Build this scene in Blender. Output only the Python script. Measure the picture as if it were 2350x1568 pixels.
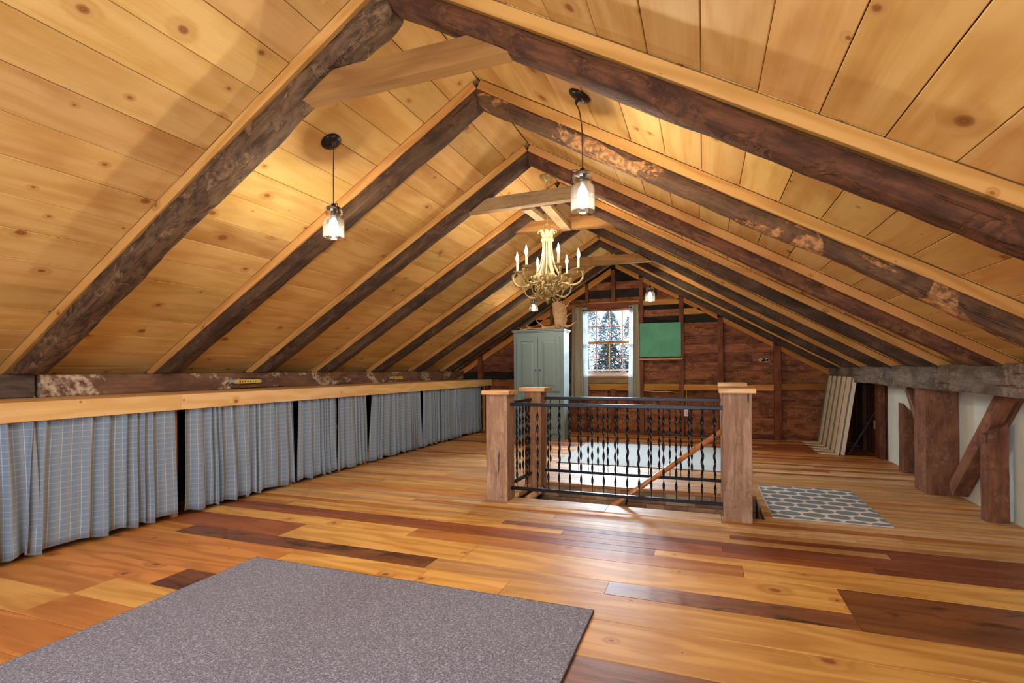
import bpy, bmesh, math, random
from math import sin, cos, pi, radians, sqrt
from mathutils import Matrix, Vector, noise

for o in list(bpy.data.objects):
    bpy.data.objects.remove(o)
scene = bpy.context.scene
col = scene.collection
R = random.Random(7)

# ------------------------------------------------------------------ camera
EYE = 1.15
cam_d = bpy.data.cameras.new('camera')
cam = bpy.data.objects.new('camera', cam_d)
col.objects.link(cam)
th, pt, ro = radians(20.441), radians(0.174), radians(-0.393)
fw = Vector((-sin(th) * cos(pt), cos(th) * cos(pt), sin(pt)))
rt = Vector((cos(th), sin(th), 0))
up = rt.cross(fw)
r2 = rt * cos(ro) + up * sin(ro)
u2 = up * cos(ro) - rt * sin(ro)
Mc = Matrix((r2, u2, -fw)).transposed().to_4x4()
Mc.translation = Vector((0, 0, EYE))
cam.matrix_world = Mc
cam_d.sensor_width = 36.0
cam_d.lens = 36.0 * 1182.1 / 2350.0
cam_d.shift_x = 0.0
cam_d.shift_y = (846.27 - 784.0) / 2350.0
cam_d.clip_start = 0.05
cam_d.clip_end = 300
scene.camera = cam

# ------------------------------------------------------------------ world, lights, exposure
scene.view_settings.view_transform = 'Standard'
scene.view_settings.look = 'None'
scene.view_settings.gamma = 1.0
scene.view_settings.use_curve_mapping = False
scene.view_settings.exposure = 0.32

wd = bpy.data.worlds.new('sky')
scene.world = wd
wd.use_nodes = True
wn = wd.node_tree
wn.nodes.clear()
wo = wn.nodes.new('ShaderNodeOutputWorld')
wb = wn.nodes.new('ShaderNodeBackground')
wc = wn.nodes.new('ShaderNodeTexCoord')
wsx = wn.nodes.new('ShaderNodeSeparateXYZ')
wr = wn.nodes.new('ShaderNodeValToRGB')
wr.color_ramp.elements[0].position = 0.0
wr.color_ramp.elements[0].color = (0.75, 0.86, 1.0, 1)
wr.color_ramp.elements[1].position = 0.35
wr.color_ramp.elements[1].color = (0.30, 0.56, 1.0, 1)
wn.links.new(wc.outputs['Generated'], wsx.inputs[0])
wn.links.new(wsx.outputs['Z'], wr.inputs[0])
wn.links.new(wr.outputs[0], wb.inputs[0])
wb.inputs[1].default_value = 2.2
wn.links.new(wb.outputs[0], wo.inputs[0])


def area(name, loc, target, sx, sy, power, colr):
    d = bpy.data.lights.new(name, 'AREA')
    d.shape = 'RECTANGLE'
    d.size, d.size_y = sx, sy
    d.energy = power
    d.color = colr
    o = bpy.data.objects.new(name, d)
    col.objects.link(o)
    o.location = loc
    o.rotation_euler = (Vector(target) - Vector(loc)).to_track_quat('-Z', 'Y').to_euler()
    return o


# daylight: the bright sky high outside the far gable window, and the gable window behind the viewer
area('daylight_far_window', (-3.1, 14.2, 4.2), (-1.6, 9.3, 1.7), 11.5, 2.5, 13500, (0.72, 0.86, 1.0))
area('daylight_near_window', (-0.9, -1.66, 1.45), (-0.9, 3, 1.35), 2.6, 1.5, 125, (0.90, 0.94, 1.0))

# ------------------------------------------------------------------ helpers
W = {}


def srgb(h):
    h = h.lstrip('#')
    v = [int(h[i:i + 2], 16) / 255 for i in (0, 2, 4)]
    return tuple(c / 12.92 if c <= 0.04045 else ((c + 0.055) / 1.055) ** 2.4 for c in v) + (1.0,)


def place(o, M, parent=None):
    W[o] = M.copy()
    if parent is not None:
        o.parent = parent
        o.matrix_basis = W[parent].inverted() @ M
    else:
        o.matrix_basis = M
    return o


def tag(o, label=None, cat=None, group=None, kind=None):
    if label: o['label'] = label
    if cat: o['category'] = cat
    if group: o['group'] = group
    if kind: o['kind'] = kind
    return o


def empty(name, loc=(0, 0, 0), label=None, cat=None, group=None, rotz=0, kind=None):
    o = bpy.data.objects.new(name, None)
    o.empty_display_size = 0.05
    col.objects.link(o)
    place(o, Matrix.Translation(Vector(loc)) @ Matrix.Rotation(rotz, 4, 'Z'))
    return tag(o, label, cat, group, kind)


def link_mesh(name, me, M, parent=None, color=None):
    o = bpy.data.objects.new(name, me)
    col.objects.link(o)
    place(o, M, parent)
    if color: o.color = color
    return o


def mesh_from(name, verts, faces, mat, smooth=False):
    me = bpy.data.meshes.new(name)
    me.from_pydata([tuple(v) for v in verts], [], faces)
    me.materials.append(mat)
    me.update()
    bm = bmesh.new(); bm.from_mesh(me)
    bmesh.ops.recalc_face_normals(bm, faces=bm.faces)
    bm.to_mesh(me); bm.free()
    if smooth:
        for p in me.polygons: p.use_smooth = True
    return me


def make(name, verts, faces, mat, parent=None, M=None, smooth=False, color=None):
    """verts are in world space when M is None; the origin is put at the middle of the piece"""
    verts = [Vector(v) for v in verts]
    if M is None:
        lo = Vector((min(v.x for v in verts), min(v.y for v in verts), min(v.z for v in verts)))
        hi = Vector((max(v.x for v in verts), max(v.y for v in verts), max(v.z for v in verts)))
        c = (lo + hi) / 2
        M = Matrix.Translation(c)
        verts = [v - c for v in verts]
    return link_mesh(name, mesh_from(name, verts, faces, mat, smooth), M, parent, color)


_cb = {}


def cbox_mesh(l, w, h, c, mat):
    """board: long axis x; all long edges chamfered by c"""
    key = (round(l, 3), round(w, 4), round(h, 4), round(c, 4), mat.name)
    if key in _cb: return _cb[key]
    x, y, z = l / 2, w / 2, h / 2
    if c <= 0:
        sec = [(-y, -z), (y, -z), (y, z), (-y, z)]
    else:
        c = min(c, y * .45, z * .45)
        sec = [(-y + c, -z), (y - c, -z), (y, -z + c), (y, z - c), (y - c, z), (-y + c, z), (-y, z - c), (-y, -z + c)]
    n = len(sec)
    vs, fs = [], []
    for sx in (-x, x):
        vs += [(sx, a, b) for a, b in sec]
    for i in range(n):
        j = (i + 1) % n
        fs.append((i, j, n + j, n + i))
    fs.append(tuple(range(n))[::-1]); fs.append(tuple(range(n, 2 * n)))
    _cb[key] = mesh_from('board', vs, fs, mat)
    return _cb[key]


AX = {'x': Matrix.Identity(4), 'y': Matrix.Rotation(pi / 2, 4, 'Z'), 'z': Matrix.Rotation(-pi / 2, 4, 'Y')}


def box(name, x0, x1, y0, y1, z0, z1, mat, parent=None, ax=None, c=0.003, color=None):
    d = (x1 - x0, y1 - y0, z1 - z0)
    if ax is None: ax = 'xyz'[max(range(3), key=lambda i: d[i])]
    dims = {'x': (d[0], d[1], d[2]), 'y': (d[1], d[0], d[2]), 'z': (d[2], d[1], d[0])}[ax]
    M = Matrix.Translation(((x0 + x1) / 2, (y0 + y1) / 2, (z0 + z1) / 2)) @ AX[ax]
    if dims[1] < dims[2]:                       # broad face on local z, so the figure of the wood lies on it
        dims = (dims[0], dims[2], dims[1]); M = M @ Matrix.Rotation(pi / 2, 4, 'X')
    return link_mesh(name, cbox_mesh(*dims, c, mat), M, parent, color)


def frame_m(p0, p1, upv):
    p0, p1 = Vector(p0), Vector(p1)
    X = (p1 - p0).normalized()
    Z = Vector(upv); Z = (Z - X * Z.dot(X)).normalized()
    Y = Z.cross(X)
    M = Matrix((X, Y, Z)).transposed().to_4x4()
    M.translation = (p0 + p1) / 2
    return M


def plank(name, p0, p1, w, h, upv, mat, parent=None, c=0.003, color=None):
    """board from p0 to p1 (centre line), w across, h along upv"""
    l = (Vector(p1) - Vector(p0)).length
    M = frame_m(p0, p1, upv)
    if w < h: w, h = h, w; M = M @ Matrix.Rotation(pi / 2, 4, 'X')
    return link_mesh(name, cbox_mesh(l, w, h, c, mat), M, parent, color)


def rough_beam(name, p0, p1, w, h, upv, mat, parent=None, seed=0, amp=0.006, rnd=0.25, color=None, nseg=None, cut=None, bend=0.0, freq=1.0, zmin=None, xlim=None):
    """hand-hewn / log-like beam. rnd 0 = square, 1 = round"""
    p0, p1 = Vector(p0), Vector(p1)
    L = (p1 - p0).length
    n = nseg or max(6, int(L / 0.07))
    m = 24
    FM = frame_m(p0, p1, upv)
    FI = FM.inverted()
    vs, fs = [], []
    for i in range(n + 1):
        t = i / n
        x = (t - .5) * L
        for k in range(m):
            a = 2 * pi * (k + .5) / m
            ca, sa = cos(a), sin(a)
            # walk the square outline, eased toward a circle by rnd
            sd, u_ = k // 6, (k % 6) / 5
            u_ = [0.0, .04, .3, .7, .96, 1.0][k % 6] * 2 - 1
            qx, qz = [(1, u_), (-u_, 1), (-1, -u_), (u_, -1)][sd]
            if k % 6 in (0, 5): qx *= .985; qz *= .985
            aa = math.atan2(qz, qx)
            y = (qx * (1 - rnd) + cos(aa) * rnd) * w / 2
            z = (qz * (1 - rnd) + sin(aa) * rnd) * h / 2
            q = Vector((x * 2.2 * freq + seed * 13.7, y * 9, z * 9 + seed))
            q2 = Vector((x * 9 * freq + seed * 5.1, y * 22, z * 22 + seed * 3))
            d = noise.noise(q) * amp * 1.6 + noise.noise(q2) * amp * .8
            r = max(1e-5, sqrt(y * y + z * z))
            y += y / r * d; z += z / r * d
            z += bend * sin(t * pi) + noise.noise(Vector((x * .8, seed, 0))) * amp
            xx = x
            if cut:
                if i == 0: xx += cut[0] * (z / h)
                if i == n: xx += cut[1] * (z / h)
            P = Vector((xx, y, z))
            if zmin is not None or xlim is not None:
                Q = FM @ P
                if zmin is not None: Q.z = max(Q.z, zmin)
                if xlim is not None: Q.x = max(Q.x, xlim[1]) if xlim[0] > 0 else min(Q.x, xlim[1])
                P = FI @ Q
            vs.append(tuple(P))
    for i in range(n):
        for k in range(m):
            k2 = (k + 1) % m
            fs.append((i * m + k, i * m + k2, (i + 1) * m + k2, (i + 1) * m + k))
    fs.append(tuple(range(m))[::-1]); fs.append(tuple(range(n * m, n * m + m)))
    me = mesh_from(name, vs, fs, mat, rnd > .15)
    for p in me.polygons:
        if len(p.vertices) > 4: p.use_smooth = False
    return link_mesh(name, me, frame_m(p0, p1, upv), parent, color)


def lathe(name, prof, mat, loc, parent=None, n=20, M=None, flute=0.0, nf=8, color=None, cap=True):
    vs, fs = [], []
    for r, z in prof:
        for k in range(n):
            a = 2 * pi * k / n
            rr = r * (1 + flute * cos(a * nf))
            vs.append((rr * cos(a), rr * sin(a), z))
    for i in range(len(prof) - 1):
        for k in range(n):
            k2 = (k + 1) % n
            fs.append((i * n + k, i * n + k2, (i + 1) * n + k2, (i + 1) * n + k))
    if cap:
        fs.append(tuple(range(n))[::-1]); fs.append(tuple(range((len(prof) - 1) * n, len(prof) * n)))
    me = mesh_from(name, vs, fs, mat, True)
    return link_mesh(name, me, M if M is not None else Matrix.Translation(Vector(loc)), parent, color)


def tube_geo(pts, rad, n=8):
    pts = [Vector(p) for p in pts]
    if not hasattr(rad, '__len__'): rad = [rad] * len(pts)
    vs, fs = [], []
    prev = None
    for i, p in enumerate(pts):
        t = (pts[min(i + 1, len(pts) - 1)] - pts[max(i - 1, 0)]).normalized()
        if prev is None:
            a = Vector((0, 0, 1)) if abs(t.z) < .9 else Vector((1, 0, 0))
            nrm = (a - t * a.dot(t)).normalized()
        else:
            nrm = (prev - t * prev.dot(t)).normalized()
        prev = nrm
        b = t.cross(nrm)
        for k in range(n):
            a = 2 * pi * k / n
            vs.append(p + (nrm * cos(a) + b * sin(a)) * rad[i])
    for i in range(len(pts) - 1):
        for k in range(n):
            k2 = (k + 1) % n
            fs.append((i * n + k, i * n + k2, (i + 1) * n + k2, (i + 1) * n + k))
    fs.append(tuple(range(n))[::-1]); fs.append(tuple(range((len(pts) - 1) * n, len(pts) * n)))
    return vs, fs


def smooth_path(pts, k=6):
    P = [Vector(p) for p in pts]
    P = [P[0] * 2 - P[1]] + P + [P[-1] * 2 - P[-2]]
    out = []
    for i in range(1, len(P) - 2):
        for j in range(k):
            t = j / k
            a, b, c, d = P[i - 1], P[i], P[i + 1], P[i + 2]
            out.append(.5 * ((2 * b) + (c - a) * t + (2 * a - 5 * b + 4 * c - d) * t * t + (3 * b - a - 3 * c + d) * t ** 3))
    out.append(P[-2])
    return out


def tube(name, pts, rad, mat, parent=None, n=8, M=None, color=None):
    vs, fs = tube_geo(pts, rad, n)
    return make(name, vs, fs, mat, parent, M, True, color)


def join_geo(parts):
    V, F = [], []
    for v, f in parts:
        o = len(V)
        V += list(v); F += [tuple(i + o for i in q) for q in f]
    return V, F


# ------------------------------------------------------------------ materials
class NT:
    def __init__(s, name):
        s.m = bpy.data.materials.new(name)
        s.m.use_nodes = True
        s.t = s.m.node_tree
        s.t.nodes.clear()
        s.out = s.t.nodes.new('ShaderNodeOutputMaterial')

    def n(s, typ, **kw):
        nd = s.t.nodes.new('ShaderNode' + typ)
        for k, v in kw.items():
            if k.startswith('i_'):
                key = k[2:]
                key = int(key) if key.isdigit() else key.replace('_', ' ')
                s.set(nd, key, v)
            else:
                setattr(nd, k, v)
        return nd

    def set(s, nd, key, v):
        if isinstance(v, tuple) and len(v) == 2 and hasattr(v[0], 'outputs'):
            s.t.links.new(v[0].outputs[v[1]], nd.inputs[key])
        elif hasattr(v, 'outputs'):
            s.t.links.new(v.outputs[0], nd.inputs[key])
        else:
            nd.inputs[key].default_value = v

    def math(s, op, a, b=0.0, c=None, clamp=False):
        nd = s.n('Math', operation=op, use_clamp=clamp)
        s.set(nd, 0, a); s.set(nd, 1, b)
        if c is not None: s.set(nd, 2, c)
        return nd

    def vmath(s, op, a, b=(0, 0, 0)):
        nd = s.n('VectorMath', operation=op)
        s.set(nd, 0, a); s.set(nd, 1, b)
        return nd

    def mix(s, f, a, b, blend='MIX'):
        nd = s.n('Mix', data_type='RGBA', blend_type=blend)
        s.set(nd, 0, f)
        s.t.links.new(a.outputs[0] if hasattr(a, 'outputs') and not isinstance(a, tuple) else a[0].outputs[a[1]], nd.inputs[6]) if (hasattr(a, 'outputs') or (isinstance(a, tuple) and len(a) == 2)) else setattr(nd.inputs[6], 'default_value', a)
        s.t.links.new(b.outputs[0] if hasattr(b, 'outputs') and not isinstance(b, tuple) else b[0].outputs[b[1]], nd.inputs[7]) if (hasattr(b, 'outputs') or (isinstance(b, tuple) and len(b) == 2)) else setattr(nd.inputs[7], 'default_value', b)
        return (nd, 2)

    def ramp(s, f, stops):
        nd = s.n('ValToRGB')
        e = nd.color_ramp.elements
        while len(e) < len(stops): e.new(0.5)
        for i, (p, c) in enumerate(stops):
            e[i].position = p
            e[i].color = c if len(c) == 4 else tuple(c) + (1,)
        s.set(nd, 0, f)
        return nd

    def remap(s, v, a, b, c=0.0, d=1.0):
        nd = s.n('MapRange', clamp=True)
        nd.interpolation_type = 'SMOOTHSTEP'
        s.set(nd, 0, v)
        for i, x in enumerate((a, b, c, d)): nd.inputs[i + 1].default_value = x
        return nd

    def noise(s, vec, scale, detail=3.0, rough=.55, dist=0.0):
        nd = s.n('TexNoise')
        s.set(nd, 'Vector', vec)
        nd.inputs['Scale'].default_value = scale
        nd.inputs['Detail'].default_value = detail
        nd.inputs['Roughness'].default_value = rough
        nd.inputs['Distortion'].default_value = dist
        return nd

    def bsdf(s, color, rough=.6, metal=0.0, bump=None, bstr=.3, bdist=.004, **kw):
        b = s.n('BsdfPrincipled')
        s.set(b, 'Base Color', color)
        s.set(b, 'Roughness', rough)
        s.set(b, 'Metallic', metal)
        for k, v in kw.items(): s.set(b, k.replace('_', ' '), v)
        if bump is not None:
            bn = s.n('Bump')
            bn.inputs['Strength'].default_value = bstr
            bn.inputs['Distance'].default_value = bdist
            s.set(bn, 'Height', bump)
            s.t.links.new(bn.outputs[0], b.inputs['Normal'])
        s.t.links.new(b.outputs[0], s.out.inputs[0])
        return s.m


def local_coords(t, amp=40.0):
    tc = t.n('TexCoord')
    oi = t.n('ObjectInfo')
    off = t.n('CombineXYZ')
    t.set(off, 0, t.math('MULTIPLY', (oi, 'Random'), amp))
    t.set(off, 1, t.math('MULTIPLY', (oi, 'Random'), amp * 2.3))
    t.set(off, 2, t.math('MULTIPLY', (oi, 'Random'), amp * 1.7))
    v = t.vmath('ADD', (tc, 'Object'), off)
    rnd2 = t.math('FRACT', t.math('MULTIPLY', (oi, 'Random'), 17.31))
    return v, oi, rnd2


def pine(name, light, mid, dark, knot='#5A2E16', rough=.5, knots=1.0, fig=.5, blotch=.4, vary=.25, use_color=False, coat=0.0, stain=None, stain_amt=0.0, bump=.12, streak=0.0, gs=1.0, grey=None, spec=.4):
    t = NT(name)
    v, oi, r2 = local_coords(t)
    # knots
    kv = t.vmath('MULTIPLY', v, (2.7, 3.4, 1.0))
    vo = t.n('TexVoronoi', feature='F1', voronoi_dimensions='2D')
    vo.inputs['Scale'].default_value = 1.0
    t.set(vo, 'Vector', kv)
    vcs = t.n('SeparateColor'); t.set(vcs, 0, (vo, 'Color'))
    rad = t.math('MULTIPLY', t.math('POWER', (vcs, 0), 2.8), 0.098 * knots)
    wob = t.noise(v, 40, 2)
    dd = t.math('ADD', (vo, 'Distance'), t.math('MULTIPLY', t.math('SUBTRACT', wob, .5), .022))
    ratio = t.math('DIVIDE', dd, t.math('ADD', rad, .0015))
    core = t.remap(ratio, .55, 1.2, 1, 0)
    kring = t.math('ADD', t.math('MULTIPLY', t.math('SINE', t.math('MULTIPLY', ratio, 13.0)), .3), .55)
    halo = t.remap(ratio, .9, 3.6, 1, 0)
    # growth figure
    sv = t.vmath('MULTIPLY', v, (.55, 3.2, 3.2))
    big = t.noise(sv, 1.6 * gs, 2, .5)
    sep = t.n('SeparateXYZ'); t.set(sep, 0, v)
    ph = t.math('ADD', t.math('MULTIPLY', (sep, 1), 34 * gs), t.math('MULTIPLY', big, 26))
    ph = t.math('ADD', ph, t.math('MULTIPLY', halo, 5))
    ring = t.math('ADD', t.math('MULTIPLY', t.math('SINE', ph), .5), .5)
    fv = t.vmath('MULTIPLY', v, (1.5, 46, 46))
    fine = t.noise(fv, 1.6 * gs, 4, .65)
    g = t.math('ADD', t.math('MULTIPLY', ring, fig), t.math('MULTIPLY', fine, 1 - fig))
    g = t.remap(g, .25, .85)
    c = t.mix(g, srgb(light), srgb(mid))
    bl = t.remap(t.noise(t.vmath('MULTIPLY', v, (.9, 2.2, 2.2)), 1.7, 3, .6), .46, .74)
    c = t.mix(t.math('MULTIPLY', bl, blotch), c, srgb(dark))
    if streak:
        st = t.remap(t.noise(t.vmath('MULTIPLY', v, (.5, 16, 16)), 1.3, 4, .7), .52, .68)
        c = t.mix(t.math('MULTIPLY', st, streak), c, srgb(dark))
    if stain:
        st = t.remap(t.noise(t.vmath('MULTIPLY', v, (1.4, 4, 4)), 2.1, 5, .65, .6), .52, .66)
        c = t.mix(t.math('MULTIPLY', st, stain_amt), c, srgb(stain))
    if grey:
        st = t.remap(t.noise(v, 2.4, 4, .6), .45, .62)
        c = t.mix(t.math('MULTIPLY', st, .8), c, srgb(grey))
    # per piece brightness and warmth
    val = t.math('ADD', 1 - vary * .55, t.math('MULTIPLY', r2, vary))
    hs = t.n('HueSaturation')
    t.set(hs, 'Value', val); t.set(hs, 'Color', c)
    t.set(hs, 'Hue', t.math('ADD', .494, t.math('MULTIPLY', (oi, 'Random'), .012)))
    c = (hs, 0)
    if use_color:
        c = t.mix(1.0, c, (oi, 'Color'), 'MULTIPLY')
    if knots:
        c = t.mix(t.math('MULTIPLY', halo, .38), c, srgb('#9C5E2C' if use_color else dark))
        kc = t.mix(kring, srgb(knot), srgb('#A0622F'))
        c = t.mix(t.math('MULTIPLY', core, .85), c, kc)
    bp = t.math('ADD', g, t.math('MULTIPLY', core, .6))
    kw = dict(Specular_IOR_Level=spec)
    if coat: kw.update(Coat_Weight=coat, Coat_Roughness=.25)
    return t.bsdf(c, rough, bump=bp, bstr=bump, bdist=.003, **kw)


def aged(name, a, b, c_, patch=None, patch_amt=0.0, rough=.8, spots=0.0, use_color=True, bump=.6, checks=.5, pscale=3.0, bscale=1.0, chips=0.0):
    """old sawn or hewn timber, bark, smoke-dark logs"""
    t = NT(name)
    v, oi, r2 = local_coords(t)
    gv = t.vmath('MULTIPLY', v, (1.6, 20, 20))
    fine = t.noise(gv, 2.0, 5, .7, .3)
    blot = t.noise(t.vmath('MULTIPLY', v, (2.2, 5, 5)), 1.5 * bscale, 5, .65, .4)
    c = t.mix(t.remap(fine, .3, .7), srgb(a), srgb(b))
    c = t.mix(t.remap(blot, .38, .66), c, srgb(c_))
    bp = t.math('ADD', fine, t.math('MULTIPLY', blot, .6))
    if patch:
        pm = t.remap(t.noise(t.vmath('MULTIPLY', v, (1.0, 1.7, 1.7)), pscale, 5, .62, .8), .53, .575)
        pn = t.noise(v, 26, 4, .6)
        pc = t.mix(t.remap(pn, .35, .65), srgb(patch), srgb(c_))
        c = t.mix(t.math('MULTIPLY', pm, patch_amt), c, pc)
        bp = t.math('SUBTRACT', bp, t.math('MULTIPLY', pm, .8))
    if use_color:
        c = t.mix(1.0, c, (oi, 'Color'), 'MULTIPLY')
    if checks:
        ck = t.remap(t.noise(t.vmath('MULTIPLY', v, (.7, 11, 11)), 2.6, 3, .5), .655, .70)
        c = t.mix(t.math('MULTIPLY', ck, checks), c, srgb('#1B100A'))
        bp = t.math('SUBTRACT', bp, t.math('MULTIPLY', ck, 1.2))
    if chips:
        cm = t.remap(t.noise(v, 60, 2, .5), .74, .765)
        c = t.mix(t.math('MULTIPLY', cm, chips), c, srgb('#CFC6B8'))
    return t.bsdf(c, rough, bump=bp, bstr=bump, bdist=.006, Specular_IOR_Level=.25)


def plain(name, colr, rough=.5, metal=0.0, nz=0.0, nscale=8.0, bump=0.0, bscale=60.0, **kw):
    t = NT(name)
    tc = t.n('TexCoord')
    c = srgb(colr)
    if nz:
        nn = t.noise((tc, 'Object'), nscale, 4)
        c = t.mix(t.remap(nn, .3, .7), srgb(colr), tuple(x * (1 - nz) for x in srgb(colr)[:3]) + (1,))
    b = t.noise((tc, 'Object'), bscale, 3) if bump else None
    return t.bsdf(c, rough, metal, bump=b, bstr=bump, bdist=.003, **kw)


def emit(name, colr, strength):
    t = NT(name)
    e = t.n('Emission')
    e.inputs[0].default_value = srgb(colr)
    e.inputs[1].default_value = strength
    t.t.links.new(e.outputs[0], t.out.inputs[0])
    return t.m


def glass(name, tint=(.9, .92, .9, 1), haze=.22):
    t = NT(name)
    tr = t.n('BsdfTransparent')
    tr.inputs[0].default_value = (.97, .98, .97, 1)
    gl = t.n('BsdfGlossy'); gl.inputs['Roughness'].default_value = .05
    tl = t.n('BsdfTranslucent'); tl.inputs[0].default_value = tint
    lw = t.n('LayerWeight'); lw.inputs[0].default_value = .35
    f = t.math('ADD', t.math('MULTIPLY', (lw, 'Facing'), .55), .04, clamp=True)
    m1 = t.n('MixShader'); t.set(m1, 0, haze)
    t.t.links.new(tr.outputs[0], m1.inputs[1]); t.t.links.new(tl.outputs[0], m1.inputs[2])
    m2 = t.n('MixShader'); t.set(m2, 0, f)
    t.t.links.new(m1.outputs[0], m2.inputs[1]); t.t.links.new(gl.outputs[0], m2.inputs[2])
    t.t.links.new(m2.outputs[0], t.out.inputs[0])
    return t.m


M_ceil = pine('pine_ceiling_boards', '#DAB372', '#CB9E58', '#AA7236', knot='#66361C', rough=.6, knots=1.0, fig=.3, blotch=.5, vary=.24, gs=.8, bump=.08, spec=.2)
M_strip = pine('pine_furring', '#C99555', '#B58042', '#A06A32', rough=.6, knots=.5, blotch=.25, vary=.15, spec=.2)
M_counter = pine('pine_counter', '#E8C286', '#DDAF6C', '#C98C50', rough=.45, knots=.8, blotch=.2, vary=.15, spec=.3)
M_floor = pine('floor_wide_boards', '#FFFFFF', '#DCD3C4', '#C79A80', knot='#5B2412', rough=.46, knots=.9, fig=.4, blotch=.45, vary=.2, use_color=True, coat=.0, bump=.10, spec=.22)
M_floorn = pine('floor_narrow_strips', '#FFFFFF', '#D6CBBB', '#B98F78', rough=.48, knots=0, fig=.35, blotch=.4, vary=.25, use_color=True, coat=.0, streak=.45, bump=.12, spec=.2)
M_floord = pine('floor_dark_boards', '#8E5836', '#6E412A', '#4B2C20', knot='#160C08', rough=.42, knots=.9, fig=.3, blotch=.6, vary=.2, coat=.05, stain='#1E1310', stain_amt=.75, bump=.2, spec=.4, use_color=True)
M_tie = pine('weathered_tie_beam', '#9A7040', '#835B30', '#664420', rough=.75, knots=.5, fig=.4, blotch=.5, vary=.15, bump=.25, spec=.15)
M_tie2 = aged('old_grey_tie_beam', '#8C7255', '#77603F', '#9A7A52', checks=.3, use_color=False)
M_gwood = aged('barn_board', '#A26C48', '#845136', '#643C29', patch='#B4774E', patch_amt=.5, checks=.55, rough=.85, bump=.5, bscale=1.3)
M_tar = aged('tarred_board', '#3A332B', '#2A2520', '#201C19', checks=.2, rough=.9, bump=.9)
M_stud = aged('old_sawn_stud', '#8A5738', '#774730', '#653A28', checks=.35, rough=.85, bump=.35, chips=.3)
M_girt = pine('newer_girt', '#C98A4B', '#B97638', '#9D5B2B', rough=.7, knots=.6, blotch=.3, vary=.35, spec=.15, use_color=True)
M_logdark = aged('smoke_dark_log', '#66503C', '#4F3C2C', '#3A2C21', patch='#765A42', patch_amt=.35, checks=.5, bump=.7, bscale=.8)
M_logbark = aged('bark_log', '#5B4331', '#473325', '#6E5138', patch='#C08C58', patch_amt=1.0, checks=.25, bump=1.0, pscale=2.6, bscale=2.2)
M_logmott = aged('mottled_bark_log', '#755A41', '#5A4330', '#3E2C1F', patch='#8C6E52', patch_amt=.6, checks=.15, bump=1.0, pscale=5, bscale=2.0)
M_logred = aged('red_brown_log', '#7E5136', '#5C3A28', '#472C1F', patch='#94643F', patch_amt=.35, checks=.35, bump=.8, pscale=4, bscale=1.6)
M_hewn = aged('grey_hewn_timber', '#8A7E72', '#6A6058', '#564A42', patch='#A08872', patch_amt=.6, checks=.6, bump=.7, chips=.55)
M_post = aged('brown_hewn_post', '#94694C', '#7C543D', '#664332', patch='#A88468', patch_amt=.4, checks=.6, bump=.5, chips=.5)
M_newel = aged('weathered_newel', '#C4A68A', '#8E6E56', '#9C7C64', patch='#B8987C', patch_amt=.3, checks=.7, bump=.9, use_color=True)
M_cap = pine('oak_cap', '#E2B57D', '#C99558', '#AD7540', rough=.4, knots=0, fig=.8, blotch=.2, vary=.1, coat=.2, gs=1.6)
M_iron = plain('black_iron', '#22252A', .35, .7, bump=.1, bscale=90)
M_hand = pine('handrail_wood', '#C07F48', '#A86A38', '#8A5028', rough=.35, knots=0, coat=.4)
M_dry = plain('pale_drywall', '#DADFD2', .9, nz=.12, nscale=3.0, bump=.1)
M_arm = plain('blue_grey_paint', '#7A8C8A', .5, nz=.04, bump=.04)
M_knob = plain('brown_knob', '#4A3A34', .3, .5)
M_green = plain('chalkboard_green', '#4A9B72', .55, nz=.25, nscale=3.5)
M_blackm = plain('black_metal_satin', '#2C2A2A', .35, .6)
M_cord = plain('dark_cord', '#3A2419', .7)
M_gold = plain('antique_gold', '#B79D62', .42, .4, nz=.5, nscale=30, bump=.25, bscale=45)
M_cream = plain('cream_gold_paint', '#CDB684', .42, .15, nz=.25, nscale=25, bump=.15)
M_candle = plain('candle_sleeve', '#F0E2B4', .4)
M_bulb = emit('lit_bulb', '#FFF2D8', 14)
M_flame = emit('lit_flame_bulb', '#FFEFCB', 20)
M_glass = glass('jar_glass', haze=.005)
M_pane = glass('window_glass', haze=.0)
M_bone = aged('antler_bone', '#C9A57C', '#B58C62', '#A07A54', patch='#DCC09A', patch_amt=.6, checks=.2, use_color=False, bump=.5)
M_white = plain('white_plastic', '#E4DDC8', .4)
M_yellow = plain('yellow_plastic', '#E9C21B', .4)
M_grayp = plain('grey_plastic', '#A9B6BD', .4)
M_blackp = plain('black_plastic', '#151515', .5)
M_redp = plain('dark_red_plastic', '#5A1A12', .4)
M_sash = pine('sash_wood', '#C08A58', '#A97044', '#8C5733', rough=.6, knots=0)
M_ext = plain('painted_sill', '#C4D2D6', .5)
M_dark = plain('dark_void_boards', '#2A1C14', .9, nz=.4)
M_deck = plain('roof_deck', '#7A5A3A', .9, nz=.3)

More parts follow.
